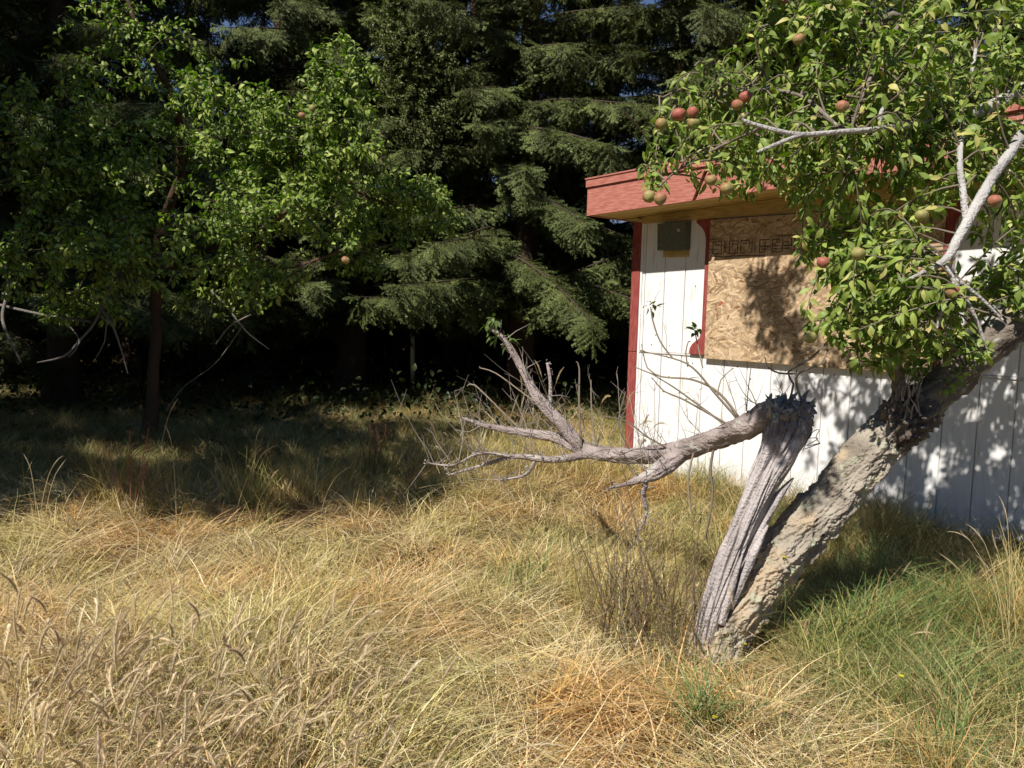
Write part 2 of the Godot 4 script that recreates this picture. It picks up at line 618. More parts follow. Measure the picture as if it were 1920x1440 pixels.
# ================================================================ the scene
func _ready() -> void:
	view = Basis(Vector3.RIGHT, -PITCH) * Basis(Vector3.BACK, ROLL)
	var cam := Camera3D.new()
	cam.name = "camera"
	cam.transform = Transform3D(view, Vector3(0, EYE, 0))
	cam.fov = rad_to_deg(2.0 * atan(720.0 / FOCAL))
	cam.near = 0.05
	cam.far = 800.0
	add_child(cam)
	cam.make_current()

	var env := Environment.new()
	env.background_mode = Environment.BG_SKY
	var sm := ProceduralSkyMaterial.new()
	sm.sky_top_color = Color(0.33, 0.45, 0.65)
	sm.sky_horizon_color = Color(0.66, 0.74, 0.82)
	sm.sky_curve = 0.12
	sm.ground_bottom_color = Color(0.22, 0.20, 0.14)
	sm.ground_horizon_color = Color(0.40, 0.40, 0.36)
	sm.sun_angle_max = 12.0
	env.sky = Sky.new()
	env.sky.sky_material = sm
	env.background_energy_multiplier = 0.64
	env.tonemap_mode = Environment.TONE_MAPPER_LINEAR
	env.tonemap_exposure = 1.22
	env.sdfgi_enabled = true
	env.ssao_enabled = true
	env.ssil_enabled = true
	var we := WorldEnvironment.new()
	we.name = "environment"
	we.environment = env
	add_child(we)

	var sun := DirectionalLight3D.new()
	sun.name = "sun"
	sun.light_energy = 1.6
	sun.light_color = Color(1.0, 0.975, 0.94)
	sun.light_angular_distance = 0.53
	sun.shadow_enabled = true
	var elev := deg_to_rad(48.0)
	var fall := Vector3(0.60 * cos(elev), -sin(elev), -0.80 * cos(elev))
	sun.basis = Basis.looking_at(fall, Vector3.UP)
	add_child(sun)

	noise.seed = 5
	noise.frequency = 0.02
	noise.fractal_octaves = 4
	patch.seed = 11
	patch.frequency = 0.02
	patch.fractal_octaves = 3
	bumps.seed = 23
	bumps.frequency = 0.06
	bumps.fractal_octaves = 3
	plates.seed = 9
	plates.noise_type = FastNoiseLite.TYPE_CELLULAR
	plates.frequency = 1.0
	plates.fractal_type = FastNoiseLite.FRACTAL_NONE
	plates.cellular_return_type = FastNoiseLite.RETURN_DISTANCE2_SUB
	plates.cellular_distance_function = FastNoiseLite.DISTANCE_EUCLIDEAN
	make_materials()
	for k in 3:
		sprays.append(spray_mesh(40 + k))

	build_ground()
	build_shed()
	build_wood()
	build_left_trees()
	build_leaning_tree()
	build_grass()
	build_weeds()


func build_ground() -> void:
	var xs: Array[float] = []
	var ds: Array[float] = []
	var q := -9.0
	while q <= 9.0:
		xs.append(q)
		q += 0.15
	for e in [10.0, 12.0, 15.0, 20.0, 30.0, 50.0, 90.0, 160.0]:
		xs.append(e)
		xs.push_front(-e)
	for e in [-160.0, -60.0, -25.0, -10.0, -4.0, -1.0]:
		ds.append(e)
	q = 0.0
	while q <= 15.0:
		ds.append(q)
		q += 0.15
	for e in [17.0, 20.0, 25.0, 32.0, 45.0, 70.0, 110.0, 200.0]:
		ds.append(e)
	var mb := MB.new()
	for d in ds:
		for x in xs:
			mb.v.append(Vector3(x, ground_y(x, d), -d))
			mb.n.append(Vector3.UP)
			mb.c.append(Color.WHITE)
	var w := xs.size()
	for j in ds.size() - 1:
		for k in w - 1:
			var a := j * w + k
			mb.i.append_array(PackedInt32Array([a, a + w, a + w + 1, a, a + w + 1, a + 1]))
	mb.smooth_from(0)
	tag(put("ground", mb.mesh(M.soil)), "", "", "", "structure")


# ---------------------------------------------------------------- the shed
func osb_texture() -> ImageTexture:
	var w := 1280
	var h := 800
	var im := Image.create(w, h, false, Image.FORMAT_RGB8)
	im.fill(Color(0.56, 0.39, 0.22).linear_to_srgb())
	var r := rgen(77)
	for k in 4200:
		var cx := r.randf() * w
		var cy := r.randf() * h
		var ang := r.randfn(0.0, 0.75)
		var l := r.randf_range(30, 105)
		var b := r.randf_range(6, 18)
		var g := r.randf_range(0.5, 1.4)
		var col := Color(0.53 * g, 0.385 * pow(g, 1.12), 0.24 * pow(g, 1.25))
		if r.randf() < 0.03:
			col = Color(0.25, 0.13, 0.06)
		if k == 4150:
			cx = 0.075 * w; cy = 0.60 * h; ang = -0.6; l = 38; b = 16
			col = Color(0.42, 0.10, 0.05)
		col = col.linear_to_srgb()
		var ca := cos(ang)
		var sa := sin(ang)
		for u in range(int(-l / 2), int(l / 2)):
			var taper: float = b * (1.0 - 0.5 * absf(u) / (l / 2)) / 2.0
			var sh := 1.0 + 0.10 * sin(u * 0.4 + k)
			for t in range(int(-taper), int(taper) + 1):
				var x := posmod(int(cx + u * ca - t * sa), w)
				var y := clampi(int(cy + u * sa + t * ca), 0, h - 1)
				var e := 0.82 if t == int(taper) else 1.0
				im.set_pixel(x, y, Color(col.r * e * (0.97 + 0.03 * sh), col.g * e, col.b * e))
	# the mill's printed band: worn block marks in outline along the top of the sheet
	var ink := Color(0.085, 0.05, 0.035).linear_to_srgb()
	var px := func(x0: float, y0: float, x1: float, y1: float) -> void:
		for y in range(int(y0), int(y1)):
			for x in range(int(x0), int(x1)):
				if noise.get_noise_2d(x * 9.0, y * 9.0) > -0.33:
					im.set_pixel(clampi(x, 0, w - 1), clampi(y, 0, h - 1), ink)
	var top := 0.155 * h
	var tall := 74.0
	var x0 := 22.0
	for k in 13:
		var cw: float = [62, 22, 60, 58, 34, 64, 46, 58, 56, 40, 62, 54, 58][k]
		var t := 6.0
		px.call(x0, top, x0 + t, top + tall)
		if k % 3 != 1:
			px.call(x0, top, x0 + cw, top + t)
			px.call(x0, top + tall - t, x0 + cw * (0.9 if k % 2 == 0 else 0.5), top + tall)
		if k in [0, 2, 3, 7, 8, 10, 12]:
			px.call(x0 + cw - t, top, x0 + cw, top + tall * (1.0 if k % 2 == 0 else 0.6))
			px.call(x0 + 14, top + 16, x0 + cw - 14, top + 16 + t)
		if k in [1, 4, 5, 9, 11]:
			px.call(x0 + cw * 0.5, top + 10, x0 + cw * 0.5 + t, top + tall - 8)
		if k in [5, 6, 7, 10]:
			px.call(x0 + 10, top + tall * 0.48, x0 + cw - 6, top + tall * 0.48 + t * 1.4)
			px.call(x0 + 12, top + tall * 0.7, x0 + cw - 12, top + tall * 0.7 + t)
		x0 += cw + 13.0
	px.call(24, top + tall + 10, 360, top + tall + 15)
	px.call(430, top - 16, 900, top - 11)
	return ImageTexture.create_from_image(im)

func shed_box(o: Node, called: String, lo: Vector3, hi: Vector3, m: Material, ch := 0.003, col := Color.WHITE) -> MeshInstance3D:
	var mb := MB.new()
	mb.box(lo, hi, ch, col)
	return put(called, mb.mesh(m), o)

func build_shed() -> void:
	var o := thing("shed", Vector3(1.065, 0.0, -7.02), "small white timber shed with red trim and a boarded-up window", "shed")
	o.basis = Basis(Vector3(0.681, 0, 0.732), Vector3.UP, Vector3(-0.732, 0, 0.681))
	# here x runs along the front wall to the right, y is up and z comes out of the wall
	var long := 5.2
	var deep := 3.2
	var rise := 0.045
	var r := rgen(3)
	# the closed shell behind the siding
	var shell := MB.new()
	shell.box(Vector3(0.0, 0.02, -0.10), Vector3(long, 2.30, -0.012), 0.002, Color(0.62, 0.6, 0.56))
	shell.box(Vector3(0.0, 0.02, -deep), Vector3(0.08, 2.30, -0.104), 0.002, Color(0.3, 0.26, 0.2))
	shell.box(Vector3(long - 0.08, 0.02, -deep), Vector3(long, 2.30, -0.104), 0.002, Color(0.3, 0.26, 0.2))
	shell.box(Vector3(0.084, 0.02, -deep), Vector3(long - 0.084, 2.30, -deep + 0.08), 0.002, Color(0.3, 0.26, 0.2))
	put("wall", shell.mesh(M.plain), o)
	# front siding: two rows of boards with open grooves between them
	for row in 2:
		var y0: float = [0.20, 1.203][row]
		var y1: float = [1.185, 2.29][row]
		var x := 0.059 - 0.2032
		while x < long:
			var a := maxf(x + 0.0035, 0.0)
			var b := minf(x + 0.2032 - 0.0035, long)
			if b - a > 0.02:
				shed_box(o, "siding_board", Vector3(a, y0 + r.randf_range(-0.003, 0.003), -0.011), Vector3(b, y1, 0.0 + r.randf_range(-0.0014, 0.0014)), M.siding, 0.003, Color(1, 1, 1) * r.randf_range(0.96, 1.03))
			x += 0.2032
	for row in [0.27, 1.13, 1.26, 1.75]:
		for k in 13:
			var x: float = 0.16 + k * 0.4064 / 2.0 + r.randf_range(-0.02, 0.02)
			if row > 1.2 and x > 0.66 and x < 2.5: continue
			if r.randf() < 0.3: continue
			shed_box(o, "nail_head", Vector3(x - 0.0045, row - 0.0045, 0.0015), Vector3(x + 0.0045, row + 0.0045, 0.0035), M.wire, 0.0012, Color(1.8, 1.2, 0.9))
	# left side siding
	for k in 12:
		var z0 := -0.03 - k * 0.26
		shed_box(o, "siding_board", Vector3(-0.02, 0.20, z0 - 0.252), Vector3(-0.002, 2.29, z0), M.siding, 0.003)
	shed_box(o, "seam_flashing", Vector3(0.03, 1.1865, -0.01), Vector3(long, 1.2015, 0.008), M.siding, 0.002, Color(0.8, 0.8, 0.78))
	shed_box(o, "sill_board", Vector3(0.0, 0.02, -0.02), Vector3(long, 0.185, -0.004), M.siding, 0.003, Color(0.35, 0.33, 0.3))
	# the corner
	shed_box(o, "corner_post", Vector3(-0.075, 0.10, -0.05), Vector3(0.012, 1.186, 0.02), M.red, 0.004)
	shed_box(o, "corner_post", Vector3(-0.075, 1.189, -0.05), Vector3(0.012, 2.288, 0.02), M.red, 0.004)
	shed_box(o, "corner_bead", Vector3(0.014, 0.14, 0.0015), Vector3(0.034, 2.285, 0.012), M.siding, 0.002)
	# window: red casing with flared ears, and the sheet screwed over it
	for s in 2:
		var flip := func(x: float) -> float: return x if s == 0 else 0.705 + 2.43 - x + 0.02
		var poly := PackedVector2Array()
		for q in [[0.735, 1.205], [0.557, 1.205], [0.562, 1.25], [0.583, 1.285], [0.62, 1.315], [0.650, 1.335], [0.668, 1.40], [0.668, 2.11], [0.655, 2.17], [0.62, 2.215], [0.572, 2.25], [0.572, 2.272], [0.735, 2.272]]:
			poly.append(Vector2(flip.call(q[0]), q[1]))
		var mb := MB.new()
		mb.slab(poly, 0.0025, 0.028)
		put("window_casing", mb.mesh(M.red), o)
	var sheet := MB.new()
	sheet.use_uv = true
	var lo := Vector3(0.715, 1.178, 0.03)
	var hi := Vector3(2.44, 2.262, 0.047)
	sheet.box(lo, hi, 0.002)
	for p in sheet.v:
		sheet.uv.append(Vector2((p.x - lo.x) / (hi.x - lo.x), (hi.y - p.y) / (hi.y - lo.y)))
	var om := StandardMaterial3D.new()
	om.albedo_texture = osb_texture()
	om.roughness = 0.8
	om.metallic_specular = 0.3
	om.heightmap_enabled = true
	om.heightmap_texture = om.albedo_texture
	om.heightmap_scale = 0.15
	var ob := put("window_board", sheet.mesh(om), o)
	ob.set_meta("label", "strand board with a dark printed band")
	for q in [[0.75, 1.21], [0.75, 1.7], [0.75, 2.22], [1.3, 1.205], [1.9, 1.205], [1.3, 2.23], [2.4, 1.22]]:
		shed_box(ob, "screw", Vector3(q[0] - 0.005, q[1] - 0.005, 0.0475), Vector3(q[0] + 0.005, q[1] + 0.005, 0.05), M.wire, 0.001)
	# frieze under the eave
	var fz := MB.new()
	fz.slab(PackedVector2Array([Vector2(0.014, 2.274), Vector2(long, 2.274), Vector2(long, 2.32 + rise * (long + 0.24)), Vector2(0.014, 2.32 + rise * 0.25)]), 0.002, 0.02)
	put("frieze_board", fz.mesh(M.soffit), o)
	# vent hood
	var v := MB.new()
	v.slab(PackedVector2Array([Vector2(0.0, 2.045), Vector2(0.075, 2.04), Vector2(0.09, 2.255), Vector2(0.0, 2.268)]), -0.505, -0.235)
	var hood := put("vent_hood", v.mesh(M.vent), o, Transform3D(Basis(Vector3(0, 0, 1), Vector3.UP, Vector3(-1, 0, 0)), Vector3(0, 0, 0.0015)))
	hood.set_meta("label", "grey metal vent box")
	var eye := MB.new()
	eye.tube(PackedVector3Array([Vector3(0.445, 2.195, 0.087), Vector3(0.445, 2.195, 0.094)]), PackedFloat32Array([0.016, 0.013]), 10, null, null, Color(0.6, 0.58, 0.5))
	put("vent_badge", eye.mesh(M.apple), o)
	shed_box(o, "vent_flange", Vector3(0.245, 1.985, 0.0015), Vector3(0.50, 2.04, 0.012), M.soffit, 0.002)
	# roof: soffit boards, deck and boards along its edge, all rising gently to the right
	var left := -0.245
	var out := 0.425
	var tilt := func(x: float) -> float: return 2.318 + rise * (x + 0.24)
	var strip := func(called: String, x0: float, x1: float, ya: float, yb: float, z0: float, z1: float, m: Material) -> void:
		var s := MB.new()
		s.slab(PackedVector2Array([Vector2(x0, tilt.call(x0) + ya), Vector2(x1, tilt.call(x1) + ya), Vector2(x1, tilt.call(x1) + yb), Vector2(x0, tilt.call(x0) + yb)]), z0, z1)
		put(called, s.mesh(m), o)
	for k in 5:
		strip.call("soffit_board", left + 0.03, long + 0.2, 0.004 + 0.002 * (k % 2), 0.022, 0.0215 + k * 0.0755, 0.0215 + k * 0.0755 + 0.072, M.soffit)
	for k in 12:
		strip.call("soffit_board", left + 0.03, -0.0765, 0.004 + 0.002 * (k % 2), 0.022, -0.03 - (k + 1) * 0.26, -0.03 - k * 0.26 - 0.004, M.soffit)
	strip.call("roof_deck", left + 0.032, long + 0.22, 0.10, 0.29, -deep - 0.3, out - 0.03, M.roofing)
	# front edge in two lengths that meet in a slanting joint
	for k in 2:
		var x0: float = [left, 0.83][k]
		var x1: float = [0.80, long + 0.25][k]
		var s := MB.new()
		var sl := 0.13
		s.slab(PackedVector2Array([
			Vector2(x0, tilt.call(x0)), Vector2(x1, tilt.call(x1)),
			Vector2(x1 + (sl if k == 0 else 0.0), tilt.call(x1) + 0.285), Vector2(x0 + (0.0 if k == 0 else sl), tilt.call(x0) + 0.285)]), out - 0.026, out + (0.0 if k == 0 else -0.003))
		put("fascia_board", s.mesh(M.fascia), o)
	strip.call("rake_trim", left - 0.006, long + 0.25, 0.232, 0.292, out + 0.0015, out + 0.016, M.fascia)
	strip.call("drip_edge", left - 0.012, long + 0.26, 0.294, 0.306, -deep - 0.3, out + 0.024, M.fascia)
	var lf := MB.new()
	lf.box(Vector3(left - 0.002, 2.318, -deep - 0.3), Vector3(left + 0.024, 2.60, out - 0.028), 0.003)
	put("fascia_board", lf.mesh(M.fascia), o)
	# a hole drilled low in the wall
	var hole := MB.new()
	hole.tube(PackedVector3Array([Vector3(3.035, 0.62, 0.0), Vector3(3.035, 0.62, 0.004)]), PackedFloat32Array([0.022, 0.02]), 9, null, null, Color(0.02, 0.02, 0.02))
	put("knot_hole", hole.mesh(M.plain), o)


# ---------------------------------------------------------------- the wood behind
func build_wood() -> void:
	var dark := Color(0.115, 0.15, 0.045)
	var blue := Color(0.07, 0.14, 0.10)
	conifer(Vector3(0.1, 0, -12.6), 14.0, 3.3, 1.5, 101, dark, "dark spruce left of the shed with low sunlit boughs")
	conifer(Vector3(3.3, 0, -12.2), 15.0, 3.4, 1.5, 102, dark, "tall spruce rising straight behind the shed roof")
	conifer(Vector3(-2.7, 0, -13.6), 16.0, 3.4, 1.3, 103, dark, "shaded spruce behind the rounded olive shrub")
	conifer(Vector3(-6.4, 0, -11.6), 14.0, 3.6, 1.3, 104, dark, "dark spruce in the upper left corner hung with boughs")
	conifer(Vector3(6.6, 0, -11.5), 14.0, 3.4, 1.4, 105, dark, "spruce mostly hidden behind the crown of the leaning apple tree")
	conifer(Vector3(-4.4, 0, -17.5), 17.0, 3.2, 2.0, 106, blue, "blue green spruce far back under the patch of open sky")
	# beyond: one mass of dark trees
	var proto := [[-9.5, 15.5], [-7.0, 15.0], [3.0, 15.4], [-1.2, 15.8], [-8.6, 13.6], [-4.4, 15.6], [-7.2, 18.5], [-1.0, 18.0], [1.6, 16.5], [4.6, 17.5], [7.6, 16.5], [10.5, 15.0], [-12.0, 12.5], [-11.0, 20.0], [-5.5, 22.0], [-2.0, 23.0], [1.5, 22.0], [5.0, 22.5], [8.5, 21.0], [12.0, 20.0], [-14.0, 17.0]]
	var deep := Node3D.new()
	deep.name = "forest"
	add_child(deep)
	tag(deep, "dark mass of spruces deep in the wood behind the front trees", "forest", "", "stuff")
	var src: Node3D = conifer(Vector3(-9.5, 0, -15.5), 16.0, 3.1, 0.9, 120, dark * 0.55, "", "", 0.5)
	for key in ["label", "category"]:
		src.remove_meta(key)
	src.name = "spruce"
	src.reparent(deep)
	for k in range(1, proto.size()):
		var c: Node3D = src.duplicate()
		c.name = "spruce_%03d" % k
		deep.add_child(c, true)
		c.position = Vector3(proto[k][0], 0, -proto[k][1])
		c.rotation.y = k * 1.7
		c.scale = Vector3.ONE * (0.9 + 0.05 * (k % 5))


# ---------------------------------------------------------------- broad-leaved trees at the left
func limb_points(list: Array) -> Array:
	var all := []
	for l in list:
		for p in l[0]:
			all.append(p)
	return all

func bark_paint(a: Color, b: Color) -> Callable:
	return func(_a: float, _l: float, p: Vector3) -> Color:
		return a.lerp(b, clampf(0.5 + 0.9 * noise.get_noise_3d(p.x * 260.0, p.y * 200.0, p.z * 260.0), 0.0, 1.0))

func bark_shape(depth: float) -> Callable:
	return func(a: float, al: float, _p: Vector3) -> float:
		return 1.0 + depth * noise.get_noise_3d(cos(a) * 90.0, al * 160.0, sin(a) * 90.0)

func broad_tree(called: String, label: String, category: String, base: Vector3, limbs: Array, clumps: Array, size: float, tones: Array, bark_a: Color, bark_b: Color, seed_: int, gap := 0.05, per := 3, shade_mesh := 0) -> Node3D:
	var o := thing(called, base, label, category)
	var back := Transform3D(Basis(), -base)
	for k in limbs.size():
		var mb := MB.new()
		mb.tube(limbs[k][0], limbs[k][1], 14 if k == 0 else 8, bark_shape(0.22), bark_paint(bark_a, bark_b))
		put("trunk" if k == 0 else "limb", mb.mesh(M.bark), o, back)
	var f := foliage(seed_, limb_points(limbs), clumps, size, tones, bark_b, gap, per)
	put("twigs", f[0].mesh(M.plain), o, back).set_meta("kind", "stuff")
	for l in f[1]:
		l[1] -= base
	leaf_set(f[1], leaf_mesh(seed_, Color.WHITE, 0.52 if shade_mesh == 0 else 0.42).mesh(M.leaf), o)
	return o

func build_left_trees() -> void:
	var sunny := [Color(0.20, 0.285, 0.045), Color(0.26, 0.34, 0.065), Color(0.12, 0.185, 0.03), Color(0.36, 0.42, 0.10), Color(0.16, 0.22, 0.04)]
	# the apple tree at the left
	var limbs := [
		line([[276, 850, 9.0, 36], [286, 760, 9.0, 24], [288, 690, 9.0, 20], [294, 620, 9.0, 19], [292, 560, 8.9, 19], [300, 440, 8.7, 18], [340, 330, 8.2, 16]], 0.08),
		line([[300, 440, 8.7, 20], [420, 380, 8.0, 17], [540, 290, 7.4, 14], [640, 180, 7.2, 10], [650, 110, 7.2, 6]], 0.08),
		line([[540, 290, 7.4, 12], [640, 340, 7.8, 9], [720, 380, 8.1, 6], [800, 360, 8.3, 4]], 0.08),
		line([[293, 520, 8.8, 18], [380, 470, 7.6, 14], [470, 440, 6.6, 10], [560, 380, 6.0, 6]], 0.08),
		line([[293, 540, 8.8, 16], [240, 500, 7.6, 13], [170, 400, 6.8, 10], [90, 330, 6.6, 8]], 0.08),
		line([[470, 440, 6.6, 6], [520, 500, 6.3, 6], [600, 485, 6.2, 5], [660, 460, 6.1, 4]], 0.06),
		line([[340, 330, 8.2, 18], [330, 200, 7.6, 14], [260, 60, 7.2, 10], [220, -80, 7.2, 7]], 0.08),
	]
	var c := [
		[at(640, 190, 7.1), Vector3(0.38, 0.55, 0.5), 90], [at(560, 290, 6.9), Vector3(0.6, 0.4, 0.6), 100],
		[at(680, 300, 7.0), Vector3(0.3, 0.3, 0.4), 22],
		[at(440, 420, 6.4), Vector3(0.5, 0.22, 0.5), 34], [at(545, 385, 5.9), Vector3(0.22, 0.09, 0.2), 9],
		[at(230, 500, 5.9), Vector3(0.6, 0.26, 0.5), 64], [at(500, 545, 6.2), Vector3(0.25, 0.14, 0.25), 12],
		[at(330, 360, 7.0), Vector3(0.95, 0.6, 0.8), 150], [at(110, 300, 6.6), Vector3(0.65, 0.8, 0.6), 120], [at(420, 220, 7.0), Vector3(0.5, 0.45, 0.6), 60], [at(760, 370, 8.2), Vector3(0.5, 0.28, 0.5), 50], [at(690, 480, 8.2), Vector3(0.5, 0.3, 0.5), 44], [at(820, 420, 8.6), Vector3(0.4, 0.25, 0.4), 24], [at(420, 560, 7.0), Vector3(0.5, 0.16, 0.4), 26], [at(160, 590, 6.6), Vector3(0.5, 0.12, 0.4), 18],
		[at(650, 455, 6.1), Vector3(0.14, 0.07, 0.12), 5], [at(60, 500, 6.2), Vector3(0.5, 0.3, 0.5), 34],
		[at(250, 120, 7.2), Vector3(0.8, 0.6, 0.7), 60], [at(600, 400, 7.2), Vector3(0.5, 0.3, 0.5), 34],
	]
	broad_tree("apple_tree", "shaded apple tree at the left with a thin straight reddish trunk", "apple tree", limbs[0][0][0], limbs, c, 0.062, sunny, Color(0.13, 0.075, 0.045), Color(0.075, 0.06, 0.045), 301, 0.05, 3, 1)
	# bare dead boughs hanging low in the shade
	var dead := thing("dead_branch", at(20, 640, 6.6), "tangle of bare grey boughs hanging low in the shade at the left edge", "dead branch")
	var dm := Transform3D(Basis(), -dead.position)
	for l in [[[-30, 380, 6.6, 10], [15, 520, 6.6, 8], [5, 600, 6.5, 6], [40, 680, 6.4, 3]], [[215, 520, 6.6, 6], [180, 600, 6.6, 5], [150, 638, 6.6, 5], [120, 668, 6.6, 4.5], [70, 680, 6.5, 2.5]],
			[[-10, 570, 6.6, 6], [80, 590, 6.6, 5], [170, 603, 6.6, 4]], [[190, 580, 6.6, 5], [215, 620, 6.5, 4], [240, 700, 6.5, 2]], [[395, 545, 7.0, 3.5], [425, 575, 7.0, 3.5], [462, 622, 7.0, 3], [505, 655, 7.1, 2]], [[470, 590, 7.0, 3], [430, 612, 7.0, 3], [405, 645, 7.0, 2.5]], [[455, 610, 7.0, 2.5], [405, 680, 7.2, 2], [345, 725, 7.4, 2], [312, 770, 7.5, 1.5]], [[120, 600, 6.6, 3], [150, 640, 6.6, 2.5], [128, 670, 6.5, 2]], [[200, 590, 6.6, 3], [196, 640, 6.6, 2.5], [180, 670, 6.6, 2]]]:
		var ln := line(l, 0.06)
		var mb := MB.new()
		mb.tube(ln[0], ln[1], 6, bark_shape(0.25), null, Color(0.20, 0.18, 0.16))
		put("bough", mb.mesh(M.bark), dead, dm)
	# rounded olive shrub before the spruces
	var ol := [line([[775, 720, 12.2, 10], [772, 400, 12.2, 8], [770, 200, 11.8, 6], [768, 90, 11.6, 4]], 0.15)]
	broad_tree("willow_shrub", "rounded olive shrub with fine dull leaves among the spruces", "shrub", ol[0][0][0], ol,
		[[at(770, 110, 11.5), Vector3(0.68, 0.62, 0.6), 200], [at(740, 60, 11.4), Vector3(0.4, 0.5, 0.4), 90], [at(790, 230, 11.4), Vector3(0.7, 0.5, 0.5), 110]], 0.05,
		[Color(0.12, 0.135, 0.04), Color(0.15, 0.16, 0.055), Color(0.10, 0.12, 0.035)], Color(0.016, 0.014, 0.011), Color(0.012, 0.011, 0.009), 305, 0.035, 4, 1)
	# trees at the left that stand outside the picture and throw the shade
	var near := [Vector3(-5.7, 0, -2.5), Vector3(-7.9, 0, -1.9), Vector3(-6.6, 0, -4.4)]
	for k in 3:
		var b: Vector3 = near[k]
		var top := b + Vector3([1.7, 1.6, 1.0][k], [4.3, 4.4, 5.2][k], [-0.9, -1.1, -0.8][k])
		var l := [smooth([b, b + Vector3(0.2, 1.4, -0.1), b + Vector3(0.8, 2.9, -0.4), top] as Array[Vector3], [0.14, 0.11, 0.08, 0.04] as Array[float], 0.1)]
		broad_tree("shade_tree", ["leafy tree leaning in from the left beyond the picture", "broad leafy tree furthest to the left beyond the picture", "taller leafy tree between the two others beyond the left edge"][k], "tree", b, l,
			[[top, Vector3(1.6, 0.8, 1.3), 370], [top + Vector3(-0.9, 0.7, 0.4), Vector3(1.2, 0.9, 1.2), 200]], 0.11, sunny, Color(0.14, 0.11, 0.09), Color(0.1, 0.08, 0.06), 320 + k, 0.08, 3)
	conifer(Vector3(-8.6, 0, -3.6), 15.0, 2.6, 1.5, 131, Color(0.08, 0.115, 0.045), "tall spruce outside the picture at the far left")
	conifer(Vector3(-9.0, 0, -7.0), 14.0, 3.2, 1.5, 132, Color(0.08, 0.115, 0.045), "spruce at the left edge where the wood meets the grass")
	# low growth in the dark under the boughs
	var r := rgen(9)
	var buf := PackedFloat32Array()
	for k in 5200:
		var x := r.randf_range(-9, 3.5)
		var d := r.randf_range(9.8, 15.0)
		if x > 0.2 and d < 10.6: continue
		var hgt := r.randf() * r.randf() * 0.8
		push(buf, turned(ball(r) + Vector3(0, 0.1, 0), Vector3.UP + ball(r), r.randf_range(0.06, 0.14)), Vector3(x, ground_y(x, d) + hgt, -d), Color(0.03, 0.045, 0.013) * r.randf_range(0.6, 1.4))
	for k in 15000:
		var x := r.randf_range(-22, 20)
		var d := r.randf_range(20.0, 24.0)
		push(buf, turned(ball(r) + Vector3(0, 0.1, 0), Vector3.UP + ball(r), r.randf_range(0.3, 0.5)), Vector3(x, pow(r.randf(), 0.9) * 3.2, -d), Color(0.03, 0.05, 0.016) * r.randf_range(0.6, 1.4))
	for k in 26000:
		var x := r.randf_range(-14, 13)
		var d := r.randf_range(15.0, 17.5)
		var hgt := pow(r.randf(), 0.8) * (2.1 + 1.2 * bumps.get_noise_2d(x * 30.0, 7.0))
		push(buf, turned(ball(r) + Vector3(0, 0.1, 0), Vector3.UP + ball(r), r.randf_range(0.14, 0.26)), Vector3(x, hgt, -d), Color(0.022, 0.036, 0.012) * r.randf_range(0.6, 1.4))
	tag(scatter("undergrowth", leaf_mesh(8, Color.WHITE).mesh(M.leaf), buf), "low leafy undergrowth in the dark beneath the spruces", "undergrowth")


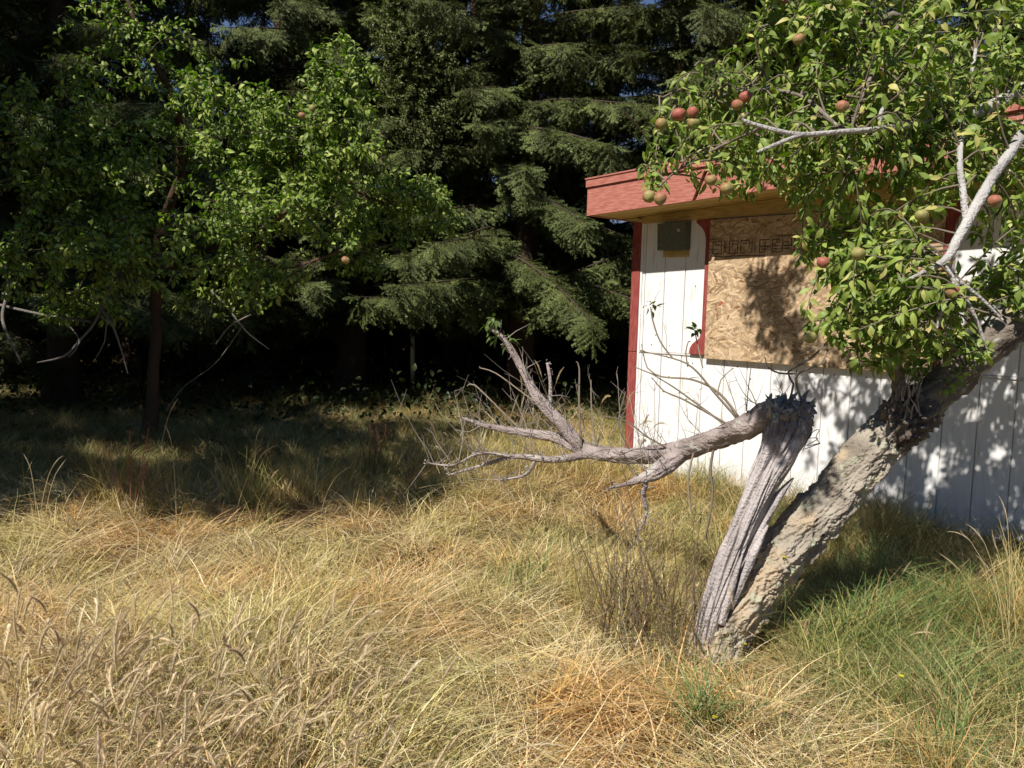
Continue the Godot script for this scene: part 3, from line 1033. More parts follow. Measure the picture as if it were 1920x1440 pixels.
# ---------------------------------------------------------------- the leaning apple tree
func build_leaning_tree() -> void:
	var base := at(1350, 1215, 3.62)
	var o := thing("apple_tree", base, "old apple tree leaning right in front of the shed, one fork snapped off", "apple tree")
	var back := Transform3D(Basis(), -base)
	var grey_a := Color(0.40, 0.35, 0.27)
	var grey_b := Color(0.24, 0.20, 0.16)
	var fissured := func(depth: float, turns: float, stretch: float, seed_: float) -> Callable:
		return func(a: float, al: float, _p: Vector3) -> float:
			var warp := 26.0 * noise.get_noise_3d(cos(a) * 40.0, al * 120.0, sin(a) * 40.0 + seed_)
			var ridge := absf(noise.get_noise_3d(cos(a) * turns + seed_ + warp, al * stretch, sin(a) * turns + warp))
			var big := noise.get_noise_3d(cos(a) * 34.0 + seed_, al * 110.0, sin(a) * 34.0)
			var plate := noise.get_noise_3d(cos(a) * turns * 1.4, al * stretch * 4.0, sin(a) * turns * 1.4 + seed_)
			return 1.0 - depth * 0.5 + depth * 3.2 * minf(ridge, 0.22) + 0.24 * big + depth * 0.7 * plate
	var plated := func(depth: float, cells: float, long_: float, seed_: float) -> Callable:
		return func(a: float, al: float, _p: Vector3) -> float:
			var w1 := noise.get_noise_3d(cos(a) * 70.0 + seed_, al * 320.0, sin(a) * 70.0)
			var w2 := noise.get_noise_3d(cos(a) * 70.0, al * 320.0 + 500.0, sin(a) * 70.0 + seed_)
			var x := cos(a) * cells + w1 * 1.1
			var z := sin(a) * cells + w2 * 1.1
			var c1 := plates.get_noise_3d(x, al * long_ + seed_ + w2 * 0.5, z) + 1.0
			var c2 := plates.get_noise_3d(x * 2.3 + 7.0, al * long_ * 2.6 + seed_, z * 2.3) + 1.0
			var big := noise.get_noise_3d(cos(a) * 34.0 + seed_, al * 110.0, sin(a) * 34.0)
			var fine := noise.get_noise_3d(cos(a) * 700.0, al * 900.0, sin(a) * 700.0)
			var vary := 0.55 + 0.9 * clampf(0.5 + 1.5 * noise.get_noise_3d(cos(a) * 50.0 + 300.0, al * 130.0, sin(a) * 50.0), 0.0, 1.0)
			var knot := smoothstep(0.22, 0.42, noise.get_noise_3d(cos(a) * 62.0 + 77.0, al * 300.0 + seed_, sin(a) * 62.0))
			var long_crack := smoothstep(0.05, 0.0, absf(noise.get_noise_3d(cos(a) * 95.0 + w1 * 18.0, al * 70.0 + 40.0, sin(a) * 95.0)))
			return 1.0 - depth + depth * vary * (0.85 * smoothstep(0.0, 0.22, c1) + 0.15 * smoothstep(0.0, 0.3, c2)) + 0.26 * big + depth * 0.5 * fine + 0.13 * knot - depth * 0.8 * long_crack
	var lichened := func(a: Color, b: Color, l: Color, amount: float) -> Callable:
		return func(_an: float, _al: float, p: Vector3) -> Color:
			var c := a.lerp(b, clampf(0.5 + 1.1 * noise.get_noise_3d(p.x * 300.0, p.y * 240.0, p.z * 300.0), 0.0, 1.0))
			if amount > 0.13: c = c.lerp(Color(a.r * 1.1, a.g * 0.99, a.b * 0.86), smoothstep(0.05, 0.3, noise.get_noise_3d(p.x * 130.0 + 40.0, p.y * 130.0, p.z * 130.0)))
			var s := noise.get_noise_3d(p.x * 420.0 + 90.0, p.y * 420.0, p.z * 420.0)
			return c.lerp(l, smoothstep(0.42 - amount, 0.5 - amount, s) * 0.75)
	# trunk
	var tr := line([[1330, 1265, 3.58, 112], [1352, 1198, 3.60, 104], [1398, 1125, 3.60, 96], [1472, 1034, 3.62, 90], [1552, 942, 3.64, 85], [1628, 856, 3.66, 83], [1694, 784, 3.70, 82]], 0.0055)
	var mb := MB.new()
	mb.tube(tr[0], tr[1], 128, plated.call(0.12, 2.3, 2.4, 0.0), lichened.call(Color(0.40, 0.355, 0.285), Color(0.235, 0.20, 0.16), Color(0.40, 0.41, 0.30), 0.14))
	put("trunk", mb.mesh(M.bark), o, back)
	# the burl where the top was lost, and the limb that goes on from it
	var bu := line([[1668, 828, 3.66, 66], [1690, 800, 3.64, 96], [1712, 772, 3.65, 92], [1738, 744, 3.70, 62]], 0.006)
	mb = MB.new()
	mb.tube(bu[0], bu[1], 80, plated.call(0.22, 2.0, 14.0, 40.0), lichened.call(Color(0.20, 0.165, 0.13), Color(0.11, 0.09, 0.075), Color(0.30, 0.30, 0.24), 0.05))
	put("burl", mb.mesh(M.bark), o, back)
	var limb_lists := [
		[[1680, 808, 3.70, 84], [1755, 735, 3.66, 68], [1835, 668, 3.62, 66], [1915, 592, 3.60, 70], [2010, 490, 3.66, 62], [2110, 330, 3.95, 52], [2140, 120, 4.0, 44], [2080, -160, 4.0, 34]],
		[[1688, 770, 3.68, 34], [1684, 715, 3.62, 24], [1676, 660, 3.56, 20], [1668, 600, 3.52, 14], [1640, 530, 3.5, 9], [1600, 470, 3.5, 6]],
		[[1750, 725, 3.74, 40], [1772, 690, 3.66, 30], [1780, 640, 3.60, 22], [1768, 590, 3.56, 18], [1790, 530, 3.5, 15]],
		[[2110, 330, 3.95, 34], [1980, 200, 3.75, 28], [1890, 292, 3.35, 19], [1838, 372, 3.22, 19], [1800, 440, 3.18, 17], [1772, 487, 3.16, 15], [1722, 515, 3.15, 8], [1690, 530, 3.15, 4]],
		[[1772, 487, 3.16, 12], [1790, 530, 3.15, 9], [1822, 580, 3.15, 7], [1846, 640, 3.15, 6]],
		[[1790, 525, 3.15, 7], [1770, 570, 3.14, 5], [1755, 620, 3.14, 4]],
		[[1800, 528, 3.15, 7], [1840, 560, 3.15, 6], [1880, 600, 3.15, 4]],
		[[1812, 420, 3.2, 12], [1806, 360, 3.22, 12], [1800, 290, 3.3, 11], [1812, 200, 3.62, 9], [1830, 90, 3.7, 6]],
		[[2140, 120, 4.0, 34], [1960, 150, 3.9, 26], [1820, 215, 3.75, 20], [1660, 240, 3.3, 11], [1580, 247, 3.22, 11], [1500, 252, 3.2, 10], [1430, 238, 3.2, 8], [1385, 222, 3.2, 5]],
		[[1660, 240, 3.3, 10], [1650, 222, 3.28, 9], [1656, 200, 3.28, 6]],
		[[1505, 252, 3.2, 9], [1462, 268, 3.19, 8], [1420, 285, 3.18, 5]],
		[[2080, -160, 4.0, 28], [1880, -60, 3.85, 22], [1700, 20, 3.75, 16], [1560, 60, 3.7, 11], [1480, 40, 3.7, 7], [1400, 60, 3.75, 4]],
		[[1880, -60, 3.85, 18], [1700, -160, 3.75, 14], [1500, -200, 3.7, 10], [1330, -190, 3.7, 6]],
		[[1330, -190, 3.7, 12], [1290, -220, 3.95, 10], [1262, -230, 4.2, 8], [1240, -200, 4.4, 5]],
		[[1500, -200, 3.7, 12], [1350, -260, 3.1, 10], [1250, -270, 2.5, 8], [1196, -250, 2.12, 5]],
		[[1700, 20, 3.75, 10], [1640, 130, 3.6, 8], [1600, 230, 3.45, 6], [1590, 330, 3.35, 4]],
		[[1580, 247, 3.24, 8], [1500, 180, 3.6, 7], [1400, 170, 3.7, 5], [1300, 190, 3.75, 4], [1225, 178, 3.75, 3]],
		[[1430, 238, 3.22, 6], [1340, 280, 3.5, 5], [1270, 320, 3.45, 4], [1236, 350, 3.4, 3]],
	]
	var skeleton := []
	var wood := []
	for k in limb_lists.size():
		var l := line(limb_lists[k], 0.02)
		wood.append(l)
		var pale := k in [3, 4, 5, 6, 7, 8, 9, 10]
		mb = MB.new()
		var a := Color(0.52, 0.50, 0.47) if pale else Color(0.27, 0.23, 0.19)
		var b := Color(0.33, 0.31, 0.29) if pale else Color(0.15, 0.125, 0.10)
		mb.tube(l[0], l[1], 56 if k == 0 else 14, plated.call(0.13, 1.9, 12.0, 3.0) if k == 0 else fissured.call(0.16, 190.0, 420.0, 10.0 * k), lichened.call(a, b, Color(0.45, 0.46, 0.40), 0.1))
		put("limb", mb.mesh(M.bark), o, back)
		skeleton.append_array(l[0])
	# bark torn into strips around the burl
	var r := rgen(51)
	mb = MB.new()
	for k in 34:
		var p := at(r.randf_range(1668, 1725), r.randf_range(735, 800), r.randf_range(3.52, 3.60))
		var d := (at(1705, 700, 3.6) - at(1690, 790, 3.6)).normalized() + ball(r) * 0.55
		mb.tube(PackedVector3Array([p, p + d * 0.03 + ball(r) * 0.006, p + d * r.randf_range(0.05, 0.1) + ball(r) * 0.02]), PackedFloat32Array([0.005, 0.004, 0.001]), 5, null, null, Color(0.36, 0.30, 0.24) * r.randf_range(0.6, 1.3))
	put("bark_strips", mb.mesh(M.plain), o, back).set_meta("kind", "stuff")
	# the broken fork: a grey, barkless post that widens to a ragged top
	var st := line([[1318, 1225, 3.56, 36], [1330, 1160, 3.53, 46], [1357, 1080, 3.52, 48], [1388, 1000, 3.51, 47], [1422, 920, 3.50, 54], [1453, 855, 3.50, 68], [1474, 800, 3.50, 86], [1480, 768, 3.50, 84], [1482, 750, 3.50, 66]], 0.0055)
	var split := func(a: float, al: float, p: Vector3) -> float:
		var warp := 10.0 * noise.get_noise_3d(cos(a) * 40.0, al * 60.0, sin(a) * 40.0)
		var flute := noise.get_noise_3d(cos(a) * 55.0 + warp, al * 30.0, sin(a) * 55.0)
		var fine := noise.get_noise_3d(cos(a) * 900.0 + warp, al * 50.0 + 70.0, sin(a) * 900.0)
		var crack := smoothstep(0.16, 0.0, plates.get_noise_3d(cos(a) * 1.25 + warp * 0.012, al * 1.3 + 4.0, sin(a) * 1.25) + 1.0) + 0.35 * smoothstep(0.2, 0.0, plates.get_noise_3d(cos(a) * 3.4 + warp * 0.02, al * 2.6, sin(a) * 3.4) + 1.0)
		var big := noise.get_noise_3d(cos(a) * 36.0, al * 110.0, sin(a) * 36.0 + 9.0)
		var top := smoothstep(1.0, 1.17, al)
		return 0.98 + 0.15 * flute + 0.09 * fine - 0.24 * crack + 0.2 * big + top * 0.5 * noise.get_noise_3d(p.x * 1500.0, p.y * 1500.0, p.z * 1500.0)
	var greyed := func(_a: float, al: float, p: Vector3) -> Color:
		var c := Color(0.55, 0.50, 0.485).lerp(Color(0.35, 0.315, 0.30), clampf(0.5 + 1.2 * noise.get_noise_3d(p.x * 500.0, p.y * 60.0, p.z * 500.0), 0.0, 1.0))
		var top := smoothstep(0.93, 1.06, al + 0.16 * noise.get_noise_3d(p.x * 500.0, p.y * 500.0, p.z * 500.0))
		c = c.lerp(Color(0.16, 0.145, 0.14), top * 0.8)
		return c.lerp(Color(0.42, 0.43, 0.38), smoothstep(0.15, 0.3, noise.get_noise_3d(p.x * 700.0, p.y * 700.0, p.z * 700.0)) * top * 0.8)
	mb = MB.new()
	mb.tube(st[0], st[1], 128, split, greyed)
	put("broken_fork", mb.mesh(M.bark), o, back).set_meta("label", "grey barkless fork broken off at a ragged dark top")
	# splinters beside it
	for l in [[[1372, 1110, 3.52, 16], [1415, 1012, 3.51, 20], [1454, 940, 3.50, 18], [1488, 896, 3.49, 3]], [[1368, 1140, 3.50, 14], [1412, 1040, 3.48, 17], [1440, 985, 3.47, 4]], [[1352, 1170, 3.49, 16], [1372, 1100, 3.47, 14], [1392, 1040, 3.46, 3]]]:
		var ln := line(l, 0.012)
		mb = MB.new()
		mb.tube(ln[0], ln[1], 20, fissured.call(0.3, 260.0, 60.0, 3.0), greyed)
		put("splinter", mb.mesh(M.bark), o, back)
	# ragged crust on the broken top
	mb = MB.new()
	for k in 90:
		var p := at(r.randf_range(1436, 1526), r.randf_range(746, 782) - 8.0 * sin((r.randf())), r.randf_range(3.41, 3.58))
		var d := Vector3(0, 1, 0) + ball(r) * 1.1
		mb.tube(PackedVector3Array([p - d * 0.012, p + d * 0.006, p + d * r.randf_range(0.012, 0.028)]), PackedFloat32Array([0.009, 0.007, 0.001]), 5, null, null, Color(0.22, 0.21, 0.19).lerp(Color(0.46, 0.47, 0.42), r.randf() * r.randf()))
	put("lichen", mb.mesh(M.plain), o, back).set_meta("kind", "stuff")

	# the limb that broke down and hangs by its bark
	var fallen := [
		[[1492, 780, 3.50, 50], [1450, 774, 3.52, 50], [1400, 800, 3.62, 44], [1340, 822, 3.78, 38], [1268, 846, 3.98, 36], [1190, 855, 4.20, 28], [1125, 850, 4.36, 26], [1082, 838, 4.46, 24], [1040, 820, 4.54, 20], [975, 810, 4.66, 15], [915, 799, 4.78, 10], [868, 784, 4.88, 5]],
		[[1092, 842, 4.44, 26], [1062, 806, 4.46, 24], [1030, 772, 4.48, 22], [1004, 738, 4.50, 17], [978, 690, 4.52, 13], [950, 642, 4.54, 10], [916, 612, 4.56, 6]],
		[[1285, 845, 3.94, 30], [1252, 870, 3.92, 34], [1226, 888, 3.90, 26], [1202, 898, 3.90, 17], [1172, 908, 3.92, 7], [1140, 916, 3.95, 3]],
		[[1105, 852, 4.40, 16], [1035, 862, 4.42, 13], [965, 856, 4.5, 9], [905, 872, 4.6, 6], [845, 890, 4.7, 3]],
		[[1030, 772, 4.48, 8], [1032, 720, 4.48, 6], [1026, 680, 4.48, 5]],
		[[1004, 862, 4.46, 8], [985, 890, 4.46, 6], [940, 900, 4.5, 3]],
		[[1215, 893, 3.90, 14], [1206, 925, 3.92, 10], [1212, 965, 3.95, 6], [1190, 1010, 3.98, 3]],
		[[960, 856, 4.5, 6], [900, 850, 4.52, 5], [850, 872, 4.55, 4], [800, 868, 4.6, 2]],
	]
	var soft := []
	for k in fallen.size():
		var l := line(fallen[k], 0.014)
		mb = MB.new()
		mb.tube(l[0], l[1], 36 if k < 3 else 14, fissured.call(0.2, 190.0, 520.0, 6.0 * k + 3.0), lichened.call(Color(0.42, 0.355, 0.33), Color(0.24, 0.195, 0.18), Color(0.46, 0.46, 0.40), 0.08))
		put("fallen_limb", mb.mesh(M.bark), o, back)
		soft.append_array(l[0])
	# scaly lichen along it
	mb = MB.new()
	for k in 420:
		var l: Array = line(fallen[[0, 0, 1, 2][r.randi() % 4]], 0.05) if k == 0 else soft
		var q: Vector3 = soft[r.randi() % soft.size()]
		var p := q + ball(r) * 0.028
		var d := ball(r) * 0.02
		mb.tube(PackedVector3Array([p, p + d * 0.6, p + d + Vector3(0, 0.004, 0)]), PackedFloat32Array([0.004, 0.003, 0.0008]), 4, null, null, Color(0.33, 0.31, 0.27) * r.randf_range(0.5, 1.5))
	put("lichen", mb.mesh(M.plain), o, back).set_meta("kind", "stuff")
	# bare sprouts standing up from it against the white wall
	var sprouts := [
		[[1392, 792, 3.66, 6], [1350, 738, 3.7, 5], [1300, 712, 3.76, 4], [1240, 706, 3.84, 3.5], [1190, 688, 3.9, 2.5]],
		[[1384, 786, 3.66, 5], [1345, 742, 3.7, 4.5], [1300, 690, 3.75, 4], [1262, 672, 3.8, 3], [1200, 658, 3.86, 2.5]],
		[[1372, 800, 3.7, 5], [1320, 770, 3.74, 4], [1276, 746, 3.8, 3.5], [1246, 734, 3.84, 3], [1222, 708, 3.88, 2]],
		[[1354, 792, 3.72, 4], [1300, 752, 3.78, 3.5], [1262, 725, 3.82, 3], [1220, 700, 3.86, 2]],
		[[1262, 672, 3.8, 3], [1238, 640, 3.82, 3], [1224, 600, 3.84, 3], [1220, 575, 3.84, 2]],
		[[1318, 690, 3.75, 3], [1310, 655, 3.76, 2.5], [1303, 622, 3.78, 2]],
		[[1290, 688, 3.77, 2.5], [1286, 660, 3.78, 2.5], [1291, 640, 3.8, 2]],
		[[1240, 706, 3.84, 2.5], [1214, 690, 3.86, 2.5], [1203, 645, 3.88, 2]],
		[[1480, 752, 3.5, 4], [1488, 720, 3.48, 4], [1478, 698, 3.46, 4], [1520, 672, 3.44, 4], [1552, 640, 3.42, 3]],
		[[1505, 756, 3.5, 5], [1494, 720, 3.48, 5], [1498, 700, 3.46, 4], [1540, 680, 3.44, 4], [1550, 655, 3.43, 3]],
		[[1492, 700, 3.46, 4], [1462, 700, 3.48, 3.5], [1440, 688, 3.5, 3], [1434, 668, 3.52, 2]],
		[[1400, 770, 3.64, 3], [1402, 740, 3.62, 2], [1408, 690, 3.6, 1.5]],
		[[1345, 742, 3.7, 2.5], [1352, 712, 3.7, 2.5], [1375, 690, 3.7, 2]],
		[[1090, 838, 4.4, 4], [1086, 760, 4.4, 4], [1086, 690, 4.42, 3], [1080, 678, 4.42, 2]],
		[[1120, 845, 4.36, 3.5], [1110, 780, 4.36, 3], [1108, 712, 4.38, 2]],
		[[980, 810, 4.66, 4], [940, 770, 4.66, 3.5], [890, 722, 4.66, 3], [876, 724, 4.66, 2]],
		[[1020, 765, 4.48, 3], [985, 740, 4.5, 3], [930, 700, 4.52, 2.5], [900, 690, 4.54, 2]],
		[[1268, 848, 3.98, 4], [1215, 820, 4.0, 3], [1175, 790, 4.02, 2.5], [1130, 780, 4.04, 2]],
		[[1190, 855, 4.2, 3], [1160, 800, 4.2, 2.5], [1172, 738, 4.22, 2]],
		[[1340, 830, 3.78, 6], [1332, 880, 3.76, 5], [1336, 930, 3.74, 5], [1322, 1010, 3.72, 4]],
		[[1300, 850, 3.8, 4], [1290, 900, 3.78, 4], [1296, 960, 3.76, 3]],
		[[900, 798, 4.8, 4], [880, 810, 4.8, 3], [852, 806, 4.82, 2]],
	]
	var tw := MB.new()
	var tips := []
	for k in sprouts.size():
		var l := line(sprouts[k], 0.03)
		tw.tube(l[0], l[1], 5, bark_shape(0.3), null, Color(0.24, 0.20, 0.15) * r.randf_range(0.7, 1.3), false)
		for j in range(4, l[0].size(), 3):                    # buds
			var q: Vector3 = l[0][j]
			var d := ball(r).normalized() * 0.014
			tw.tube(PackedVector3Array([q, q + d * 0.6, q + d]), PackedFloat32Array([0.002, 0.0028, 0.0006]), 4, null, null, Color(0.20, 0.16, 0.12), false)
			if r.randf() < 0.14:
				var e := ball(r).normalized() * r.randf_range(0.05, 0.14) + Vector3(0, 0.03, 0)
				tw.tube(PackedVector3Array([q, q + e * 0.6 + ball(r) * 0.01, q + e]), PackedFloat32Array([0.0018, 0.0014, 0.0006]), 4, null, null, Color(0.26, 0.22, 0.17), false)
		tips.append(l[0][l[0].size() - 1])
	for k in 130:                                              # short dead spurs on the fallen limb
		var q: Vector3 = soft[r.randi() % soft.size()]
		var e := (ball(r) + Vector3(-0.1, 0.15, 0)) * r.randf_range(0.08, 0.26)
		tw.tube(PackedVector3Array([q, q + e * 0.5 + ball(r) * 0.02, q + e]), PackedFloat32Array([0.0026, 0.0018, 0.0006]), 4, null, null, Color(0.33, 0.29, 0.26) * r.randf_range(0.7, 1.2), false)
	for k in 70:
		var q: Vector3 = soft[r.randi() % soft.size()]
		var e := (ball(r) * 0.7 + Vector3(-0.25, 0.75, 0.1)).normalized() * r.randf_range(0.12, 0.42)
		var bow := ball(r) * 0.05
		var sm := smooth([q, q + e * 0.35 + bow, q + e * 0.7 + bow * 0.6, q + e + Vector3(0, 0.02, 0)] as Array[Vector3], [0.0026, 0.0021, 0.0016, 0.0007] as Array[float], 0.04)
		var tone := Color(0.30, 0.26, 0.22) * r.randf_range(0.6, 1.3)
		tw.tube(sm[0], sm[1], 4, null, null, tone, false)
		for j in 3:
			var w: Vector3 = sm[0][r.randi_range(2, sm[0].size() - 1)]
			var f := (e.normalized() + ball(r) * 1.2) * r.randf_range(0.03, 0.09)
			tw.tube(PackedVector3Array([w, w + f * 0.5 + ball(r) * 0.008, w + f]), PackedFloat32Array([0.0013, 0.001, 0.0005]), 4, null, null, tone, false)
	put("sprouts", tw.mesh(M.plain), o, back).set_meta("kind", "stuff")

	# crown
	var clumps := [
		[at(1640, 130, 3.7), Vector3(0.52, 0.38, 0.6), 100], [at(1850, 130, 3.7), Vector3(0.45, 0.5, 0.5), 70], [at(1480, 70, 3.85), Vector3(0.24, 0.24, 0.3), 32],
		[at(1325, 218, 3.75), Vector3(0.24, 0.085, 0.22), 22], [at(1410, 320, 3.75), Vector3(0.34, 0.10, 0.35), 30], [at(1238, 345, 3.45), Vector3(0.055, 0.075, 0.06), 5],
		[at(1600, 310, 3.6), Vector3(0.34, 0.26, 0.42), 62], [at(1640, 450, 3.5), Vector3(0.2, 0.18, 0.26), 34], [at(1600, 575, 3.42), Vector3(0.20, 0.22, 0.28), 44], [at(1690, 630, 3.42), Vector3(0.22, 0.13, 0.25), 36],
		[at(1760, 330, 3.55), Vector3(0.28, 0.22, 0.3), 30], [at(1870, 390, 3.6), Vector3(0.18, 0.22, 0.3), 22], [at(1875, 545, 3.6), Vector3(0.13, 0.16, 0.25), 18], [at(1545, 480, 3.45), Vector3(0.14, 0.12, 0.16), 16], [at(1440, 350, 3.5), Vector3(0.2, 0.07, 0.2), 14],
		[at(1790, 650, 3.5), Vector3(0.12, 0.09, 0.15), 10], [at(1560, -170, 3.6), Vector3(0.9, 0.4, 0.9), 16], [at(2010, 60, 3.8), Vector3(0.6, 0.8, 0.8), 20], [at(2020, 500, 3.9), Vector3(0.3, 0.5, 0.5), 12], [at(1300, -190, 3.8), Vector3(0.35, 0.16, 0.5), 10], [at(1262, -215, 4.25), Vector3(0.25, 0.34, 0.35), 46], [at(1196, -250, 2.12), Vector3(0.13, 0.15, 0.13), 26],
		[at(1430, 300, 4.6), Vector3(0.45, 0.2, 0.4), 8], [at(1720, 560, 3.9), Vector3(0.3, 0.25, 0.3), 14],
	]
	var tones := [Color(0.20, 0.265, 0.05), Color(0.25, 0.31, 0.065), Color(0.15, 0.215, 0.04), Color(0.34, 0.37, 0.10), Color(0.21, 0.27, 0.075), Color(0.27, 0.33, 0.075), Color(0.17, 0.23, 0.05), Color(0.22, 0.29, 0.06), Color(0.13, 0.18, 0.035), Color(0.42, 0.38, 0.12)]
	for k in tones.size():
		tones[k] = tones[k] * 1.18
	var f := foliage(401, skeleton, clumps, 0.055, tones, Color(0.20, 0.16, 0.12), 0.037, 3)
	put("twigs", f[0].mesh(M.plain), o, back).set_meta("kind", "stuff")
	var leaves: Array = f[1]
	for p in [at(916, 612, 4.56), at(925, 600, 4.56), at(955, 640, 4.54), at(1220, 575, 3.84), at(1303, 622, 3.78), at(930, 632, 4.55)]:
		var big: float = 0.06 if p.z < -4.2 else 0.055
		for k in (13 if p.z < -4.2 else 9):
			var d := (ball(r) + Vector3(0, 0.25, 0)).normalized()
			leaves.append([turned(d, Vector3.UP + ball(r) * 0.6, big * r.randf_range(0.7, 1.2)), p + ball(r) * 0.02, Color(0.14, 0.20, 0.06) * r.randf_range(0.7, 1.3)])
	# the three hundred leaves nearest the lens are leaves of their own
	var eye := Vector3(0, EYE, 0)
	var inv := view.inverse()
	var ranked := []
	for k in leaves.size():
		var q: Vector3 = inv * (leaves[k][1] - eye)
		var sx: float = absf(q.x / -q.z) * FOCAL
		var sy: float = absf(q.y / -q.z) * FOCAL
		ranked.append([q.length() / leaves[k][0].x.length() + (1e6 if sx > 960 or sy > 720 else 0.0), k])
	ranked.sort_custom(func(a, b): return a[0] < b[0])
	var own := {}
	var kinds: Array[ArrayMesh] = []
	for k in 10:
		kinds.append(leaf_mesh(60 + k, tones[k] * 1.05, 0.36, 0.3 + 0.07 * k).mesh(M.leaf))
	for k in 300:
		var l: Array = leaves[ranked[k][1]]
		own[ranked[k][1]] = true
		put("leaf", kinds[k % 10], o, Transform3D(l[0], l[1] - base))
	var rest := [[], [], [], [], []]
	for k in leaves.size():
		if not own.has(k):
			leaves[k][1] -= base
			rest[k % 5].append(leaves[k])
	for k in 5:
		leaf_set(rest[k], leaf_mesh(90 + k, Color.WHITE, [0.35, 0.42, 0.30, 0.38, 0.34][k], [0.2, 0.45, 0.8, 0.1, 0.6][k]).mesh(M.leaf), o)

	# apples, each hanging from its twig
	var list := [
		[1240, 233, 3.45, "russet apple furthest left in the row of apples below the leftmost leaves", 0.7], [1273, 215, 3.42, "small rosy apple second from the left in the hanging row", 1.0], [1299, 211, 3.40, "rosy apple at the top of the pair at the right of the hanging row", 1.0],
		[1300, 231, 3.42, "green and russet apple tucked under the rosy one in the row", 0.45], [1398, 182, 3.42, "red apple with a smaller one close below it, right of the row", 1.0], [1382, 197, 3.43, "shaded apple touching the red apple right of the row", 0.8],
		[1217, 369, 3.3, "left one of two russet apples hanging in front of the red fascia", 0.55], [1238, 373, 3.28, "right one of two russet apples hanging in front of the red fascia", 0.5], [1333, 338, 3.35, "apple hanging by itself against the eave of the shed", 0.75], [1362, 354, 3.36, "apple half covered by leaves just below the eave", 0.7],
		[1497, 74, 3.3, "dusky apple high in the crown beside a yellow leaf tuft", 0.85], [1472, 4, 3.7, "apple cut by the upper edge of the picture", 0.9], [1579, 200, 3.2, "small apple in the middle of the crown above the bare grey branch", 0.6], [1543, 492, 3.2, "apple red on one side and green on the other before the window board", 0.8],
		[1609, 476, 3.15, "orange apple among leaves in front of the window board", 0.35], [1727, 404, 3.12, "yellow apple beside the pale grey limb", 0.15], [1865, 377, 3.15, "apple right of the pale grey limb near the picture edge", 0.7], [1786, 547, 3.1, "red and yellow apple hanging between the forks of the pale limb", 0.85],
		[1518, 632, 3.4, "green apple hanging low before the window board", 0.0],
	]
	var twin := MB.new()
	for q in list:
		make_apple(at(q[0], q[1], q[2]), r.randf_range(0.024, 0.029), q[4], q[3], r)
	for q in [[566, 217, 6.7, "left one of two orange apples in the sunlit tree at the left"], [586, 203, 6.7, "right one of two orange apples in the sunlit tree at the left"], [648, 488, 6.0, "brown apple at the end of a low twig of the left tree"]]:
		make_apple(at(q[0], q[1], q[2]), 0.03, 0.5, q[3], r)

func make_apple(p: Vector3, rad: float, blush: float, label: String, r: RandomNumberGenerator) -> void:
	var o := thing("apple", p, label, "apple", "apples on the trees")
	var mb := MB.new()
	var sun_side := Vector3(-0.5, 0.6, 0.6).normalized()
	var rings := 14
	var sides := 20
	for k in rings + 1:
		var t := PI * k / rings
		var y := cos(t) * 0.92 * rad
		var w := sin(t) * rad * (1.0 + 0.12 * cos(t))
		if k == 0 or k == 1: y -= rad * (0.16 if k == 0 else 0.03)
		if k == rings: y += rad * 0.1
		for s in sides:
			var a := TAU * s / sides
			var d := Vector3(cos(a) * w, y, sin(a) * w) * (1.0 + 0.16 * noise.get_noise_3d(cos(a) * 40.0 + p.x * 700.0, y * 900.0, sin(a) * 40.0))
			mb.v.append(d)
			mb.n.append(Vector3.UP)
			var lit := clampf(blush * 1.5 - 0.55 + 0.5 * d.normalized().dot(sun_side) + 0.5 * noise.get_noise_3d(cos(a) * 160.0 + p.x * 900.0, y * 900.0, sin(a) * 160.0), 0.0, 1.0)
			mb.c.append(Color(0.30, 0.28, 0.10).lerp(Color(0.38, 0.125, 0.09), lit) * r.randf_range(0.85, 1.15))
	for k in rings:
		for s in sides:
			var a := k * sides + s
			var b := k * sides + (s + 1) % sides
			mb.i.append_array(PackedInt32Array([a, b + sides, b, a, a + sides, b + sides]))
	mb.smooth_from(0)
	put("skin", mb.mesh(M.apple), o)
	var st := MB.new()
	st.tube(PackedVector3Array([Vector3(0, rad * 0.72, 0), Vector3(0.002, rad * 1.2, 0.001), Vector3(0.006, rad * 1.7, 0.0)]), PackedFloat32Array([0.0013, 0.001, 0.0015]), 5, null, null, Color(0.16, 0.11, 0.06))
	put("stem", st.mesh(M.plain), o)
	var cx := MB.new()
	cx.tube(PackedVector3Array([Vector3(0, -rad * 0.78, 0), Vector3(0, -rad * 0.93, 0)]), PackedFloat32Array([0.005, 0.003]), 6, null, null, Color(0.10, 0.07, 0.04))
	put("calyx", cx.mesh(M.plain), o)
	o.rotation = Vector3(r.randf_range(-0.3, 0.3), r.randf() * TAU, r.randf_range(-0.3, 0.3))


# ---------------------------------------------------------------- grass
func in_wall(x: float, d: float) -> bool:          # behind the front of the shed
	var q := Vector2(x - 1.065, d - 7.02)
	return q.dot(Vector2(-0.732, -0.681)) < 0.06 and q.dot(Vector2(0.681, -0.732)) > -0.1 and d < 12.0

